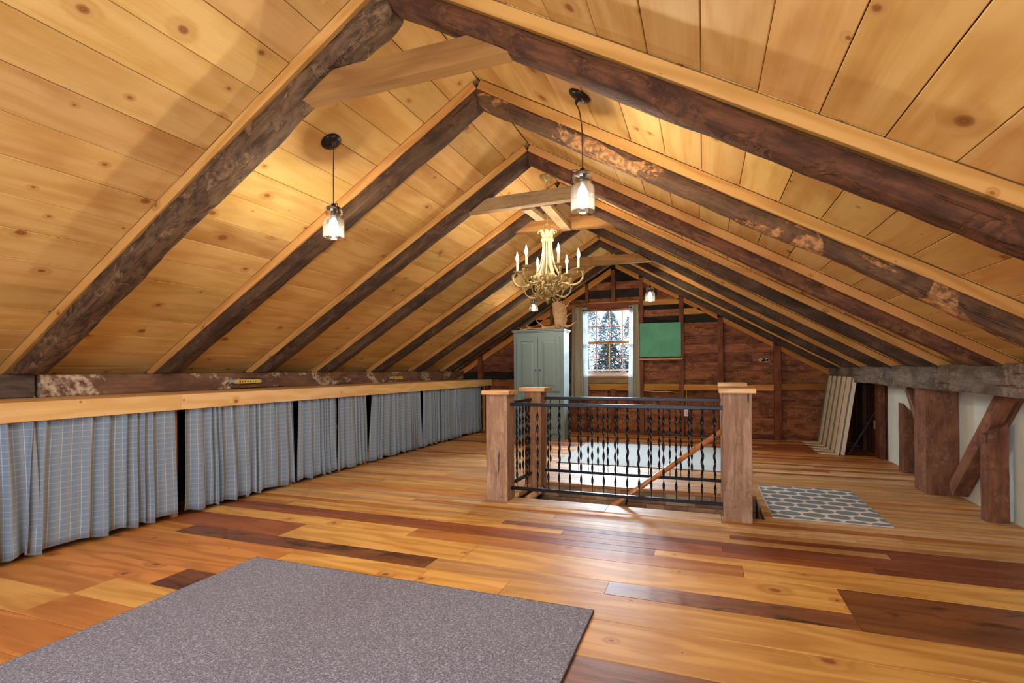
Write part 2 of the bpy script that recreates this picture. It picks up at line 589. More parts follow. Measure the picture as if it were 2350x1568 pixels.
# fabric with fine window-pane lines, UV in metres
def fabric(name, base, line, sx, sy, lw, back=None, lines=True, sheen=.2, transl=0.0):
    t = NT(name)
    uv = t.n('TexCoord')
    s = t.n('SeparateXYZ'); t.set(s, 0, (uv, 'UV'))
    c = srgb(base)
    wv = t.noise((uv, 'UV'), 420, 2)
    c = t.mix(t.remap(wv, .3, .7, 0, .5), srgb(base), tuple(x * .62 for x in srgb(base)[:3]) + (1,))
    if lines:
        for ax, sp, w in ((0, sx, lw), (1, sy, lw)):
            fr = t.math('FRACT', t.math('DIVIDE', (s, ax), sp))
            d = t.math('ABSOLUTE', t.math('SUBTRACT', fr, .5))
            m = t.remap(d, w / sp * .3, w / sp * .8, 1, 0)
            c = t.mix(t.math('MULTIPLY', m, .55 if ax == 0 else .36), c, srgb(line))
        # broad stripes painted in for the warm-toned shade of the folds
        fr = t.math('SINE', t.math('MULTIPLY', (s, 0), 2 * pi / (sx * 1.0)))
        c = t.mix(t.remap(fr, .2, .9, 0, .45), c, srgb(back or base))
    b = t.n('BsdfPrincipled')
    t.set(b, 'Base Color', c); b.inputs['Roughness'].default_value = .9
    b.inputs['Sheen Weight'].default_value = sheen
    bn = t.n('Bump'); bn.inputs['Strength'].default_value = .25; bn.inputs['Distance'].default_value = .002
    t.set(bn, 'Height', wv); t.t.links.new(bn.outputs[0], b.inputs['Normal'])
    if transl:
        tl = t.n('BsdfTranslucent'); t.set(tl, 0, c)
        mx = t.n('MixShader'); mx.inputs[0].default_value = transl
        t.t.links.new(b.outputs[0], mx.inputs[1]); t.t.links.new(tl.outputs[0], mx.inputs[2])
        t.t.links.new(mx.outputs[0], t.out.inputs[0])
    else:
        t.t.links.new(b.outputs[0], t.out.inputs[0])
    return t.m


M_fab = fabric('blue_grey_check', '#7C90A4', '#CDD4DA', .056, .040, .0032, back='#948E86')  # back is the brownish fold-shade tone painted into the cloth
M_drape = fabric('beige_drape', '#B8AC8C', '#000000', 1, 1, 1, lines=False, transl=.12)
M_lining = fabric('white_lining', '#D9E4E6', '#000000', 1, 1, 1, lines=False, transl=.45)


def carpet(name, a, b, c_, scale=250, bstr=.8):
    t = NT(name)
    tc = t.n('TexCoord')
    n1 = t.noise((tc, 'Object'), scale, 2, .6)
    n2 = t.noise((tc, 'Object'), scale * .45, 3, .7)
    c = t.mix(t.remap(n1, .38, .62), srgb(a), srgb(b))
    c = t.mix(t.remap(n2, .5, .68), c, srgb(c_))
    return t.bsdf(c, .95, bump=n1, bstr=bstr, bdist=.006, Specular_IOR_Level=.1, Sheen_Weight=.2)


M_rug = carpet('speckled_purple_grey_pile', '#575764', '#8C8C9E', '#B6B6C6')
M_rug2 = carpet('pale_blue_grey_pile', '#AEB7B9', '#C0C8CA', '#A2ABAE', scale=120, bstr=.4)
M_bind = plain('rug_binding', '#4A4143', .9, bump=.3)


def trellis_mat():
    t = NT('trellis_mat_pile')
    tc = t.n('TexCoord')
    s = t.n('SeparateXYZ'); t.set(s, 0, (tc, 'Object'))
    px, py = .168, .29

    def cell(offx, offy):
        fx = t.math('SUBTRACT', t.math('FRACT', t.math('ADD', t.math('DIVIDE', (s, 0), px), offx)), .5)
        fy = t.math('SUBTRACT', t.math('FRACT', t.math('ADD', t.math('DIVIDE', (s, 1), py), offy)), .5)
        ax = t.math('MULTIPLY', t.math('ABSOLUTE', fx), px)
        ay = t.math('MULTIPLY', t.math('ABSOLUTE', fy), py)
        h1 = t.math('DIVIDE', ay, .060)
        h2 = t.math('ADD', t.math('DIVIDE', ax, .074), t.math('MULTIPLY', t.math('DIVIDE', ay, .060), .38))
        p = t.math('POWER', t.math('ADD', t.math('POWER', h1, 7), t.math('POWER', t.math('DIVIDE', h2, 1.12), 7)), 1 / 7)
        return p
    f = t.math('MINIMUM', cell(0, 0), cell(.5, .5))
    f = t.math('ADD', f, t.math('MULTIPLY', t.math('SUBTRACT', t.noise((tc, 'Object'), 90, 2), .5), .08))
    m = t.remap(f, .97, 1.03)
    n1 = t.noise((tc, 'Object'), 230, 2)
    g = t.mix(t.remap(n1, .35, .65), srgb('#6F7478'), srgb('#8E9598'))
    w = t.mix(t.remap(n1, .35, .65), srgb('#D8CFC2'), srgb('#EAE2D6'))
    c = t.mix(m, g, w)
    return t.bsdf(c, .95, bump=n1, bstr=.5, bdist=.004, Specular_IOR_Level=.1)


M_trellis = trellis_mat()

# ------------------------------------------------------------------ room dimensions
XR, ZR = -1.423, 3.057            # ridge
SL, SR = 0.6045, 0.584            # slopes left, right
XL, XRT = -4.6, 1.83              # eaves where the rafters meet the plates
OFF = .07                         # ceiling boards above the dark log's upper edge
YB, YG = -1.75, 9.3               # near wall, far gable
XW = 2.13
RY = [2.12, 3.17, 4.23, 5.22, 6.36, 7.49, 8.6]
dirL = Vector((-1, 0, -SL)).normalized(); nL = Vector((SL, 0, -1)).normalized()   # nL points down into the room
dirR = Vector((1, 0, -SR)).normalized(); nR = Vector((-SR, 0, -1)).normalized()


def zl(x, off=0): return ZR + off + SL * (x - XR)
def zr(x, off=0): return ZR + off - SR * (x - XR)


# ------------------------------------------------------------------ ceiling
ceiling = empty('ceiling', (XR, 3.8, ZR + OFF), kind='structure')
for side in (0, 1):
    d, nn, xe = (dirL, nL, XL - .35) if side == 0 else (dirR, nR, XW + .35)
    top = Vector((XR, 0, ZR + OFF)) - nn * .055
    L = abs(xe - XR) / abs(d.x)
    a = top + d * (-.03); b = top + d * L
    c = (a + b) / 2
    Yc = (YB + YG + .3) / 2
    plank('roof_deck', Vector((a.x, Yc, a.z)), Vector((b.x, Yc, b.z)), YG + .3 - YB + .3, .04, -nn, M_deck, ceiling, c=0)
bays = [YB] + RY + [YG + .12]
cnt = 0
for side in (0, 1):
    d, nn = (dirL, nL) if side == 0 else (dirR, nR)
    bw = .2 / abs(d.x)
    nbd = 16 if side == 0 else 17
    for bi in range(8):
        y0, y1 = bays[bi], bays[bi + 1]
        sh = [0, .0, .0, .03, -.04, .02, .05, -.03][bi] if side == 0 else [0.02, 0.02, 0, .04, -.03, .02, -.02, .03][bi]
        for k in range(nbd + 1):
            s0 = k * bw + sh - (.12 if k == 0 else 0)
            s1 = (k + 1) * bw + sh
            s0 = max(s0, 0.0)
            if k == 0: s0 = 0
            if s1 - s0 < .04: continue
            if side == 0 and s0 > 3.9: continue
            lift = R.uniform(0, .004)
            p = Vector((XR, 0, ZR + OFF)) + d * ((s0 + s1) / 2) - nn * (.01 + lift)
            w = s1 - s0 - .0035
            b0 = y0 + .002; b1 = y1 - .002
            if bi == 0: b0 = -.25
            plank('ceiling_board', (p.x, b0, p.z), (p.x, b1, p.z), w, .02, -nn, M_ceil, ceiling, c=.0025)
            cnt += 1
        if bi == 0:
            p = Vector((XR, 0, ZR + OFF)) + d * 1.9 - nn * .012
            plank('ceiling_panel', (p.x, YB - .02, p.z), (p.x, -.252, p.z), 3.8, .02, -nn, M_ceil, ceiling, c=0)

# ------------------------------------------------------------------ rafters: two logs a frame, pale furring strips beside each
ordw = ['nearest to the viewer', 'second from the viewer', 'third from the viewer', 'fourth from the viewer', 'fifth from the viewer', 'sixth from the viewer', 'last before the far gable']
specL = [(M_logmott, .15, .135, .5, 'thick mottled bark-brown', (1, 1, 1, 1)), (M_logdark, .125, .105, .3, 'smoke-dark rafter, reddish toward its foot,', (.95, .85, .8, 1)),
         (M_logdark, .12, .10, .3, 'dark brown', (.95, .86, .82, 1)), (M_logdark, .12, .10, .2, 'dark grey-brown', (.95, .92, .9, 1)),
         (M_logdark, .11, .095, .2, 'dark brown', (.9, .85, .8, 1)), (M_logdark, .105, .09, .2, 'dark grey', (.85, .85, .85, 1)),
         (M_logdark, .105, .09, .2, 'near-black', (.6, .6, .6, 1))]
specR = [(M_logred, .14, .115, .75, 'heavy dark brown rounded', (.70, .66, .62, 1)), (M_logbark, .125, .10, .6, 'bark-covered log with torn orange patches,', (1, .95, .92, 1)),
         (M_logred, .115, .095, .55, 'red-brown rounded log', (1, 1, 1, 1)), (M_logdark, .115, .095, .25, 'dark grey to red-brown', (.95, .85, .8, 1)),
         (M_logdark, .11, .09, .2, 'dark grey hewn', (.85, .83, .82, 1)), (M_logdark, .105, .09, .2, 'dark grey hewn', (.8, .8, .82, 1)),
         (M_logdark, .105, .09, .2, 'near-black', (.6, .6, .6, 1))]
for side, specs in ((0, specL), (1, specR)):
    d, nn, sname = (dirL, nL, 'left') if side == 0 else (dirR, nR, 'right')
    xe = XL - .03 if side == 0 else XRT + .05
    L = abs(xe - XR) / abs(d.x)
    for i, (mt, w, h, rn, look, clr) in enumerate(specs):
        y = RY[i]
        r = empty('rafter', (XR, y + w / 2, ZR), label='%s rafter on the %s roof slope, %s' % (look.replace(' rafter', '').rstrip(','), sname, ordw[i]), cat='rafter', group='rafters under the board ceiling')
        st = -.06
        p0 = Vector((XR, y + w / 2, ZR)) + nn * (h / 2) + d * st
        p1 = Vector((XR, y + w / 2, ZR)) + nn * (h / 2) + d * L
        amp = .011 if mt in (M_logmott, M_logbark) else .0065
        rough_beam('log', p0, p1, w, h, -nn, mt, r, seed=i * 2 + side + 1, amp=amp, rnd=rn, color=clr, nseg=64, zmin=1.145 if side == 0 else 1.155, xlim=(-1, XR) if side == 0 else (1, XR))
        # furring strips: near side and far side, against the ceiling boards
        hh = OFF * .86
        for sgn, yy in ((-1, y + .012), (1, y + w - .012)):
            q0 = Vector((XR, yy, ZR + OFF)) + nn * (hh / 2 + .004) + d * (.04)
            q1 = Vector((XR, yy, ZR + OFF)) + nn * (hh / 2 + .004) + d * (L + .04)
            plank('furring_strip', q0, q1, .03, hh, -nn, M_strip, r, c=.002)

# ------------------------------------------------------------------ collar ties
def tie(y, xa, xb, za, zb, h, w, mt, label, cut=.5, seed=3, amp=.002):
    rough_t = rough_beam('collar_tie', (xa, y + w / 2, za + h / 2), (xb, y + w / 2, zb + h / 2), w, h, (0, 0, 1), mt, None, seed=seed, amp=amp, rnd=.04, cut=(1.5 * h, -1.5 * h), nseg=30)
    tag(rough_t, label, 'beam', 'collar ties between the rafters')
tie(2.15, -2.02 + .09, -.75 - .09, 2.575, 2.575, .125, .085, M_tie, 'brown sawn collar tie crossing near the ridge, closest to the viewer')
tie(4.26, -2.03 + .1, -.76 - .05, 2.585, 2.60, .115, .08, M_tie2, 'grey-brown collar tie just before the chandelier chain, with a nail-holed face')
tie(5.25, -2.14 + .11, -.69 - .05, 2.665 - .02, 2.615 - .005, .12, .09, M_tie, 'golden brown collar tie right behind the chandelier crown', seed=5)
tie(6.38, -2.18 + .0, -.62 - .05, 2.46, 2.45, .11, .08, M_tie, 'farthest brown collar tie, behind the right candles of the chandelier', seed=8)
hb = rough_beam('hanger_board', (-1.30, 4.33, 2.615), (-1.33, 5.26, 2.63), .09, .05, (0, 0, 1), M_tie2, None, seed=4, amp=.002, rnd=.05)
tag(hb, 'short board bridging the two collar ties above the chandelier', 'beam')
nb = rough_beam('hanger_block', (-1.47, 4.345, 2.60), (-1.45, 4.70, 2.60), .085, .05, (0, 0, 1), M_tie2, None, seed=9, amp=.003, rnd=.1)
tag(nb, 'pale stubby block under the collar tie by the chandelier hook', 'beam')
rb = box('ridge_board', -1.70, -1.15, 5.17, 5.20, 2.93, 2.975, M_strip, None, ax='x')
tag(rb, 'small pale board across the ridge above the chandelier canopy', 'board')

# ------------------------------------------------------------------ floor
TONE = {'Y': '#E2AE60', 'O': '#D08E4C', 'R': '#A4643E', 'T': '#D0A066', 'P': '#D8B080', 'B': '#8A5238', 'D': '#FFFFFF', 'G': '#D8DCE0'}
floor = empty('floor', (-1, 4, 0), kind='structure')
H0, H1 = 4.34, 5.12               # stairwell, y
HX0, HX1 = -1.6, .43


def fboard(x0, x1, y0, y1, tone, wide=True, lift=None):
    if x1 - x0 < .05: return
    lift = R.uniform(-.0012, .0) if lift is None else lift
    if tone in 'DG': mt = M_floord
    else: mt = M_floor if wide else M_floorn
    clr = srgb(TONE[tone])
    k = R.uniform(.9, 1.08)
    clr = (min(1, clr[0] * k), min(1, clr[1] * k), min(1, clr[2] * k), 1)
    box('floor_board', x0 + .0012, x1 - .0012, y0 + .0012, y1 - .0012, -.024 + lift, lift, mt, floor, ax='x', c=.002, color=clr)


def frow(y0, y1, segs, x0=-4.62, wide=True):
    for x1, tone in segs:
        fboard(x0, x1, y0, y1, tone, wide)
        x0 = x1


XE = XW + .02
for y0, y1, s in ((.3, .78, 'Y'), (.78, 1.02, 'O'), (1.02, 1.26, 'Y'), (1.26, 1.49, 'O'), (1.49, 1.72, 'Y'), (1.72, 1.94, 'O')):
    frow(y0, y1, [(-3.1 if y0 != 1.26 else -2.2, s), (-1.5, 'O' if s == 'Y' else 'Y')])
frow(1.94, 2.17, [(-2.84, 'O'), (-1.5, 'G')])
frow(2.17, 2.42, [(-1.5, 'O')])
frow(2.42, 2.64, [(-2.47, 'O'), (-1.5, 'Y')])
frow(.3, .8, [(2.2, 'Y')], -1.5)
frow(.8, 1.1, [(.2, 'Y'), (XE, 'O')], -1.5)
frow(1.1, 1.42, [(.9, 'Y'), (XE, 'Y')], -1.5)
frow(1.42, 1.72, [(-.2, 'O'), (XE, 'Y')], -1.5)
frow(1.72, 2.04, [(-.9, 'Y'), (.12, 'D'), (XE, 'Y')], -1.5)
frow(2.04, 2.36, [(XE, 'Y')], -1.5)
frow(2.36, 2.64, [(-1.0, 'Y'), (XE, 'Y')], -1.5)
frow(2.64, 2.81, [(-3.6, 'O'), (-1.54, 'D'), (-.49, 'T'), (.64, 'D')])
frow(2.81, 3.11, [(-2.81, 'R'), (-1.4, 'Y'), (.64, 'Y')])
fboard(.64, XE, 2.64, 3.11, 'D')
frow(3.11, 3.29, [(-3.9, 'Y'), (-1.96, 'Y'), (.2, 'O'), (XE, 'Y')])
frow(3.29, 3.40, [(-3.3, 'R'), (-.3, 'R'), (XE, 'Y')])
frow(3.40, 3.50, [(-2.2, 'B'), (.9, 'R'), (XE, 'B')], wide=False)
frow(3.50, 3.60, [(-3.4, 'O'), (-.95, 'Y'), (.1, 'R'), (XE, 'B')], wide=False)


def pick(x, y):
    if x > .0 and 3.6 <= y < 3.85: return R.choice('RRBO')
    if y < 5.1: return R.choice('TTTPPTO' if x > -1.6 else 'YTTYPO')
    if y < 6.2: return R.choice('PPTTTOP')
    if y < 7: return R.choice('TPROTRTP')
    return R.choice('ROTOPRBYO')


rows = [3.6 + .09 * i for i in range(6)] + [4.14, 4.24, 4.34] + [4.34 + .78 / 9 * i for i in range(1, 10)]
y = 5.12
while y < YG + .05:
    y += .0874
    rows.append(y)
for y0, y1 in zip(rows[:-1], rows[1:]):
    x0 = -4.62
    while x0 < XE - .01:
        x1 = x0 + R.uniform(1.3, 3.6)
        if XE - x1 < .8: x1 = XE
        tn = pick((x0 + x1) / 2, y0)
        if H0 - .001 <= y0 < H1 - .01:
            if x0 < HX0: fboard(x0, min(x1, HX0), y0, y1, tn, False)
            if x1 > HX1: fboard(max(x0, HX1), x1, y0, y1, tn, False)
        elif 4.13 < y0 < 4.33:
            if x0 < HX0: fboard(x0, min(x1, HX0), y0, y1, tn, False)
            if x1 > .115: fboard(max(x0, .115), x1, y0, y1, tn, False)
        else:
            fboard(x0, x1, y0, y1, tn, False)
        x0 = x1
# nosing boards in front of the stairwell, slightly proud
fboard(HX0, -.76, 4.14, 4.355, 'P', False, .008)
fboard(-.76, .115, 4.14, 4.355, 'P', False, .006)
# sub floor slabs around the opening
for a in ((-4.7, 2.3, YB - .1, H0, ), (-4.7, 2.3, H1, YG + .2), (-4.7, HX0, H0, H1), (HX1, 2.3, H0, H1)):
    box('subfloor', a[0], a[1], a[2], a[3], -.075, -.0245, M_dark, floor, c=0)
box('floor_panel', -4.62, XE, YB, .298, -.024, 0, M_floor, floor, c=0, color=srgb(TONE['Y']))

# ------------------------------------------------------------------ stairwell
well = empty('wall_stairwell', (-.6, 4.7, -.4), kind='structure')
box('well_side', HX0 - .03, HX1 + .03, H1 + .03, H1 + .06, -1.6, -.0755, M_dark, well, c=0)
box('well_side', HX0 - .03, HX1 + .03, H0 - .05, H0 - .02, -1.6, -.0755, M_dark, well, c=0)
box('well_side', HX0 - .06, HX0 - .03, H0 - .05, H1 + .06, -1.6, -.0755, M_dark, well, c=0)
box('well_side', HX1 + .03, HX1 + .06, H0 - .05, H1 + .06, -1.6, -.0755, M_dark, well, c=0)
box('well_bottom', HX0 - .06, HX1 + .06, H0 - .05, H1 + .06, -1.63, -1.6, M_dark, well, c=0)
box('edge_board', HX0, HX1, H1 - .026, H1 - .001, -.032, -.003, M_hand, well)
M_block = aged('reclaimed_block', '#A08468', '#82674E', '#AC9478', checks=.3, bump=.5)
for row in range(5):
    x = HX0
    z1 = -.032 - row * .115
    while x < HX1 - .03:
        w_ = R.uniform(.12, .3)
        x1 = min(x + w_, HX1)
        g = R.uniform(.8, 1.6)
        dp = R.uniform(0, .012)
        box('block', x + .001, x1 - .001, H1 - .022 + dp, H1 - .001, z1 - .112, z1, M_block, well, ax='x', c=.003, color=(g, g * R.uniform(.88, 1), g * R.uniform(.8, 1.05), 1))
        x = x1
st = empty('staircase', (-.4, 4.7, -1.0), label='wooden stairs dropping through the railed floor opening', cat='stairs')
for i in range(7):
    xx = HX1 + .02 - i * .25
    zz = -.2 * (i + 1)
    box('tread', xx - .27, xx, H0 + .02, H1 - .035, zz - .03, zz, M_cap, st, ax='y')
    box('riser', xx - .012, xx + .006, H0 + .02, H1 - .035, zz, zz + .17, M_hand, st, ax='y')
hr = empty('handrail', (-.3, 4.45, .3), label='round brown wooden handrail slanting down inside the front railing', cat='handrail')
hp = [(.16, 4.44, .675), (-.74, 4.44, -.02), (-1.2, 4.44, -.37)]
tube('rail', hp, .021, M_hand, hr, n=14)
tube('bracket', [(-.62, 4.44, .07), (-.62, 4.42, .03), (-.62, 4.37, .02)], .008, M_iron, hr)
lg = tube('round_rail_end', [(-1.665, 4.66, -.055), (-1.60, 4.66, -.05), (-1.56, 4.68, -.05), (-1.50, 4.95, -.05)], .035, M_cap, None, n=18)
bpy.data.objects.remove(lg)
lg = tube('round_rail_end', [(-1.565, 4.60, -.07), (-1.565, 5.02, -.07)], .036, M_cap, None, n=20)
tag(lg, 'pale round pole end showing under the left side railing', 'pole')

# newel posts
def newel(name_lab, x0, x1, y0, y1, zt, capx, capy, seed, clr):
    e = empty('newel_post', ((x0 + x1) / 2, (y0 + y1) / 2, 0), label=name_lab, cat='post', group='newel posts around the stair opening')
    rough_beam('post', ((x0 + x1) / 2, (y0 + y1) / 2, 0.0), ((x0 + x1) / 2, (y0 + y1) / 2, zt), y1 - y0, x1 - x0, (1, 0, 0), M_newel, e, seed=seed, amp=.0035, rnd=.03, color=clr, nseg=26)
    box('cap', x0 - capx, x1 + capx, y0 - capy, y1 + capy, zt, zt + .036, M_cap, e, ax='x', c=.006)


newel('weathered newel post at the front left corner of the stair railing', -1.82, -1.62, 4.21, 4.40, .935, .03, .03, 1, (1.05, 1.0, .98, 1))
newel('weathered newel post at the front right corner of the railing, beside the patterned mat', .13, .333, 4.20, 4.40, .965, .025, .03, 2, (.88, .84, .84, 1))
newel('browner newel post at the back left corner of the stair railing', -1.66, -1.49, 4.80, 4.99, .94, .045, .035, 3, (.85, .68, .52, 1))
newel('newel post at the back right corner, mostly hidden behind the front right post', .135, .325, 4.86, 5.06, .99, .02, .03, 4, (.95, .85, .8, 1))
cb = empty('curb_board', (-1.6, 4.6, 0), label='orange curb board on the floor between the two left newel posts', cat='board')
box('board', -1.64, -1.585, 4.40, 4.80, 0.0, .035, M_cap, cb, ax='y', color=None)

_bal = {}
def baluster_mesh(h):
    key = round(h, 3)
    if key in _bal: return _bal[key]
    vs, fs = [], []
    n = 64
    for i in range(n + 1):
        t = i / n
        z = t * h
        e = min(1, max(0, (min(t, 1 - t) - .06) / .05))
        a = pi * (z / .105)
        wd_, tk = .0035 + (.0105 - .0035) * e, .0035 - .0014 * e
        for k in range(8):
            q = 2 * pi * k / 8
            px, py = wd_ * cos(q), tk * sin(q)
            vs.append((px * cos(a) - py * sin(a), px * sin(a) + py * cos(a), z))
    for i in range(n):
        for k in range(8):
            k2 = (k + 1) % 8
            fs.append((i * 8 + k, i * 8 + k2, (i + 1) * 8 + k2, (i + 1) * 8 + k))
    fs.append(tuple(range(8))[::-1]); fs.append(tuple(range(n * 8, n * 8 + 8)))
    _bal[key] = mesh_from('baluster', vs, fs, M_iron, True)
    return _bal[key]


def railing(lab, p0, p1, zb, zt, n, off=.06):
    p0, p1 = Vector(p0), Vector(p1)
    c = (p0 + p1) / 2
    e = empty('railing', (c.x, c.y, zb), label=lab, cat='railing', group='black iron stair railings')
    for nm, z, hh in (('top_rail', zt, .030), ('bottom_rail', zb, .026)):
        plank(nm, (p0.x, p0.y, z), (p1.x, p1.y, z), .03, hh, (0, 0, 1), M_iron, e, c=.003)
    L = (p1 - p0).length
    for i in range(n):
        t = (off + (L - 2 * off) * i / (n - 1)) / L
        q = p0.lerp(p1, t)
        link_mesh('baluster', baluster_mesh(zt - zb), Matrix.Translation((q.x, q.y, zb)), e)


railing('long black railing with twisted balusters on the front edge of the stair opening', (-1.625, 4.31, 0), (.135, 4.31, 0), .10, .845, 18)
railing('black railing with twisted balusters along the back edge of the stair opening', (-1.495, 4.93, 0), (.14, 4.93, 0), .155, .87, 17)
railing('short black railing on the left end of the stair opening', (-1.615, 4.39, 0), (-1.60, 4.81, 0), .14, .86, 5, .05)

# ------------------------------------------------------------------ far gable wall
gw = empty('wall_back', (-1.2, YG, 0), kind='structure')
WX0, WX1, WZ0, WZ1 = -2.10, -1.13, 1.0, 2.27
zed = [0, .06, .34, .50, .64, .80, .97, 1.12, 1.27, 1.42, 1.57, 1.72, 1.85, 1.95, 2.08, 2.20, 2.30, 2.45, 2.60, 2.74, 2.90, 3.12]


def gx(z):
    zz = min(z, ZR + OFF)
    return max(XL - .1, XR - (ZR + OFF - zz) / SL), min(XW + .1, XR + (ZR + OFF - zz) / SR)


for z0, z1 in zip(zed[:-1], zed[1:]):
    l0, r0 = gx(z0); l1, r1 = gx(z1)
    cuts = []
    xx = l0
    while xx < r0:
        xx += R.uniform(1.2, 3.4); cuts.append(xx)
    xs = [l0] + [c for c in cuts if c < r0 - .4] + [r0]
    segs = []
    for a, b in zip(xs[:-1], xs[1:]):
        if z1 > WZ0 + .02 and z0 < WZ1 - .02 and b > WX0 and a < WX1:
            if a < WX0: segs.append((a, WX0))
            if b > WX1: segs.append((WX1, b))
        else: segs.append((a, b))
    for a, b in segs:
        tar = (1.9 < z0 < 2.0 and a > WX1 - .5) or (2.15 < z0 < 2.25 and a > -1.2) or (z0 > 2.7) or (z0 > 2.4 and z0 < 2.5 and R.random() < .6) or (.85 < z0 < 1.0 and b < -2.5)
        at = max(a, l1) if a == l0 else a
        bt = min(b, r1) if b == r0 else b
        if at >= bt: at = bt = (a + b) / 2
        yf = YG + .085 + R.uniform(0, .012)
        yb = YG + .13
        g = .0015
        P = [(a, z0 + g), (b, z0 + g), (bt, z1 - g), (at, z1 - g)]
        cx_ = (a + b) / 2; cz = (z0 + z1) / 2
        vs = [(p[0] - cx_, yf - YG, p[1] - cz) for p in P] + [(p[0] - cx_, yb - YG, p[1] - cz) for p in P]
        fs = [(0, 1, 2, 3), (7, 6, 5, 4), (0, 4, 5, 1), (1, 5, 6, 2), (2, 6, 7, 3), (3, 7, 4, 0)]
        k = R.uniform(.6, 1.25)
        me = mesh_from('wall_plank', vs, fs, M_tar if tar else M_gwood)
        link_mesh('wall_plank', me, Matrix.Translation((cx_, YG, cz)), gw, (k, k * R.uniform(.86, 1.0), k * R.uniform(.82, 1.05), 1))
box('sheathing', XL - .1, WX0 - .0, YG + .135, YG + .16, 0, 1.2, M_dark, gw, c=0)
# sheathing behind (closes the gaps)
def tri_panel(name, pts, y0, y1, mat, parent):
    n = len(pts)
    vs = [(x, y0, z) for x, z in pts] + [(x, y1, z) for x, z in pts]
    fs = [tuple(range(n)), tuple(range(n, 2 * n))[::-1]] + [(i, (i + 1) % n, n + (i + 1) % n, n + i) for i in range(n)]
    return make(name, vs, fs, mat, parent)
zt = ZR + OFF + .03
tri_panel('sheathing', [(-5.0, -.05), (WX0, -.05), (WX0, zl(WX0, .12)), (-5.0, zl(-5.0, .12))], YG + .132, YG + .16, M_dark, gw)
tri_panel('sheathing', [(WX1, -.05), (2.6, -.05), (2.6, zr(2.6, .12)), (WX1, zr(WX1, .12))], YG + .132, YG + .16, M_dark, gw)
tri_panel('sheathing', [(WX0, -.05), (WX1, -.05), (WX1, WZ0), (WX0, WZ0)], YG + .132, YG + .16, M_dark, gw)
tri_panel('sheathing', [(WX0, WZ1), (WX1, WZ1), (WX1, zr(WX1, .12)), (XR, zt + .06), (WX0, zl(WX0, .12))], YG + .132, YG + .16, M_dark, gw)


def topz(x, off=-.02): return zl(x, off) if x < XR else zr(x, off)


studs = [(-4.14, .10, 0, 0), (-3.33, .11, 0, 0), (-2.67, .05, 0, 0), (-2.0, .055, 2.36, 0), (-1.52, .07, 2.36, 0), (-1.03, .07, 0, 0), (-.36, .075, 0, 0), (.26, .085, 0, 0), (1.115, .105, 0, 0),
         (-1.985, .05, 0, .86), (-1.53, .08, 0, .80)]
for x, w_, z0, ztop in studs:
    t_ = ztop or topz(x + (w_ / 2 if x > XR else -w_ / 2), -.035)
    rough_beam('stud', (x, YG + .04, z0), (x, YG + .04, t_), .08, w_, (1, 0, 0), M_stud, gw, seed=int(x * 10) + 60, amp=.002, rnd=.03, nseg=16, color=(1, .92, .88, 1))
# lower girts (between studs), upper girt, odd blocks
def girt(x0, x1, z0, z1, clr, mt=None):
    box('girt', x0, x1, YG + .012, YG + .06, z0, z1, mt or M_girt, gw, ax='x', color=clr)
oc = (1, 1, 1, 1); yc = (.78, .85, .62, 1); bc = (.50, .42, .42, 1)
girt(-4.5, -4.2, .84, .935, bc); girt(-4.08, -3.39, .84, .935, (.75, .62, .6, 1)); girt(-3.27, -2.72, .84, .935, bc)
girt(-2.64, -1.07, .775, .895, yc); girt(-.99, -.40, .785, .895, yc)
girt(-.32, .215, .785, .885, oc); girt(.305, 1.06, .785, .885, oc); girt(1.17, 2.1, .80, .90, bc)
girt(-2.64, -2.05, 2.255, 2.355, oc); girt(-2.05, -.40, 2.275, 2.372, oc)
girt(-3.26, -2.70, 1.985, 2.10, (1, .85, .75, 1))
girt(-2.05, -1.15, .90, 1.0, (.62, .62, .6, 1), M_tie2)
# angled short girt by stud 5
vs = [(-.32, YG + .012, 2.09), (.02, YG + .012, 2.09), (-.07, YG + .012, 2.185), (-.32, YG + .012, 2.185)]
vs += [(a, YG + .055, c) for a, b, c in vs]
make('girt', vs, [(0, 1, 2, 3), (7, 6, 5, 4), (0, 4, 5, 1), (1, 5, 6, 2), (2, 6, 7, 3), (3, 7, 4, 0)], M_girt, gw, color=oc)
# header above the window, apex brace, light boards along the slope between studs
box('header', -2.20, -1.05, YG - .012, YG + .05, 2.245, 2.345, M_stud, gw, ax='x', color=(1, .85, .85, 1))
plank('brace', (-3.28, YG - .0, 1.96), (-2.64, YG - .0, 2.44), .045, .12, (0, 0, 1), M_tie2, gw)
def slope_piece(xa, xb, side):
    f = zl if side == 0 else zr
    P = [(xa, f(xa, -.115)), (xb, f(xb, -.115)), (xb, f(xb, .0)), (xa, f(xa, .0))]
    mx, mz = (xa + xb) / 2, (P[0][1] + P[1][1] + P[2][1] + P[3][1]) / 4
    vs = [(x, YG + .012, z) for x, z in P] + [(x, YG + .06, z) for x, z in P]
    ang = math.atan2(P[1][1] - P[0][1], xb - xa)
    MM = Matrix.Translation((mx, YG + .036, mz)) @ Matrix.Rotation(-ang, 4, 'Y') @ Matrix.Rotation(pi / 2, 4, 'X')
    MI = MM.inverted()
    me = mesh_from('slope_board', [tuple(MI @ Vector(v)) for v in vs], [(0, 1, 2, 3), (7, 6, 5, 4), (0, 4, 5, 1), (1, 5, 6, 2), (2, 6, 7, 3), (3, 7, 4, 0)], M_girt)
    link_mesh('slope_board', me, MM, gw, (1, .95, .9, 1))
for a, b in ((-4.62, -4.195), (-4.085, -3.39), (-3.27, -2.70), (-2.64, -2.03), (-1.97, -1.56)): slope_piece(a, b, 0)
for a, b in ((-1.48, -1.07), (-.99, -.40), (-.32, .215), (.305, 1.06), (1.17, 1.84)): slope_piece(a, b, 1)
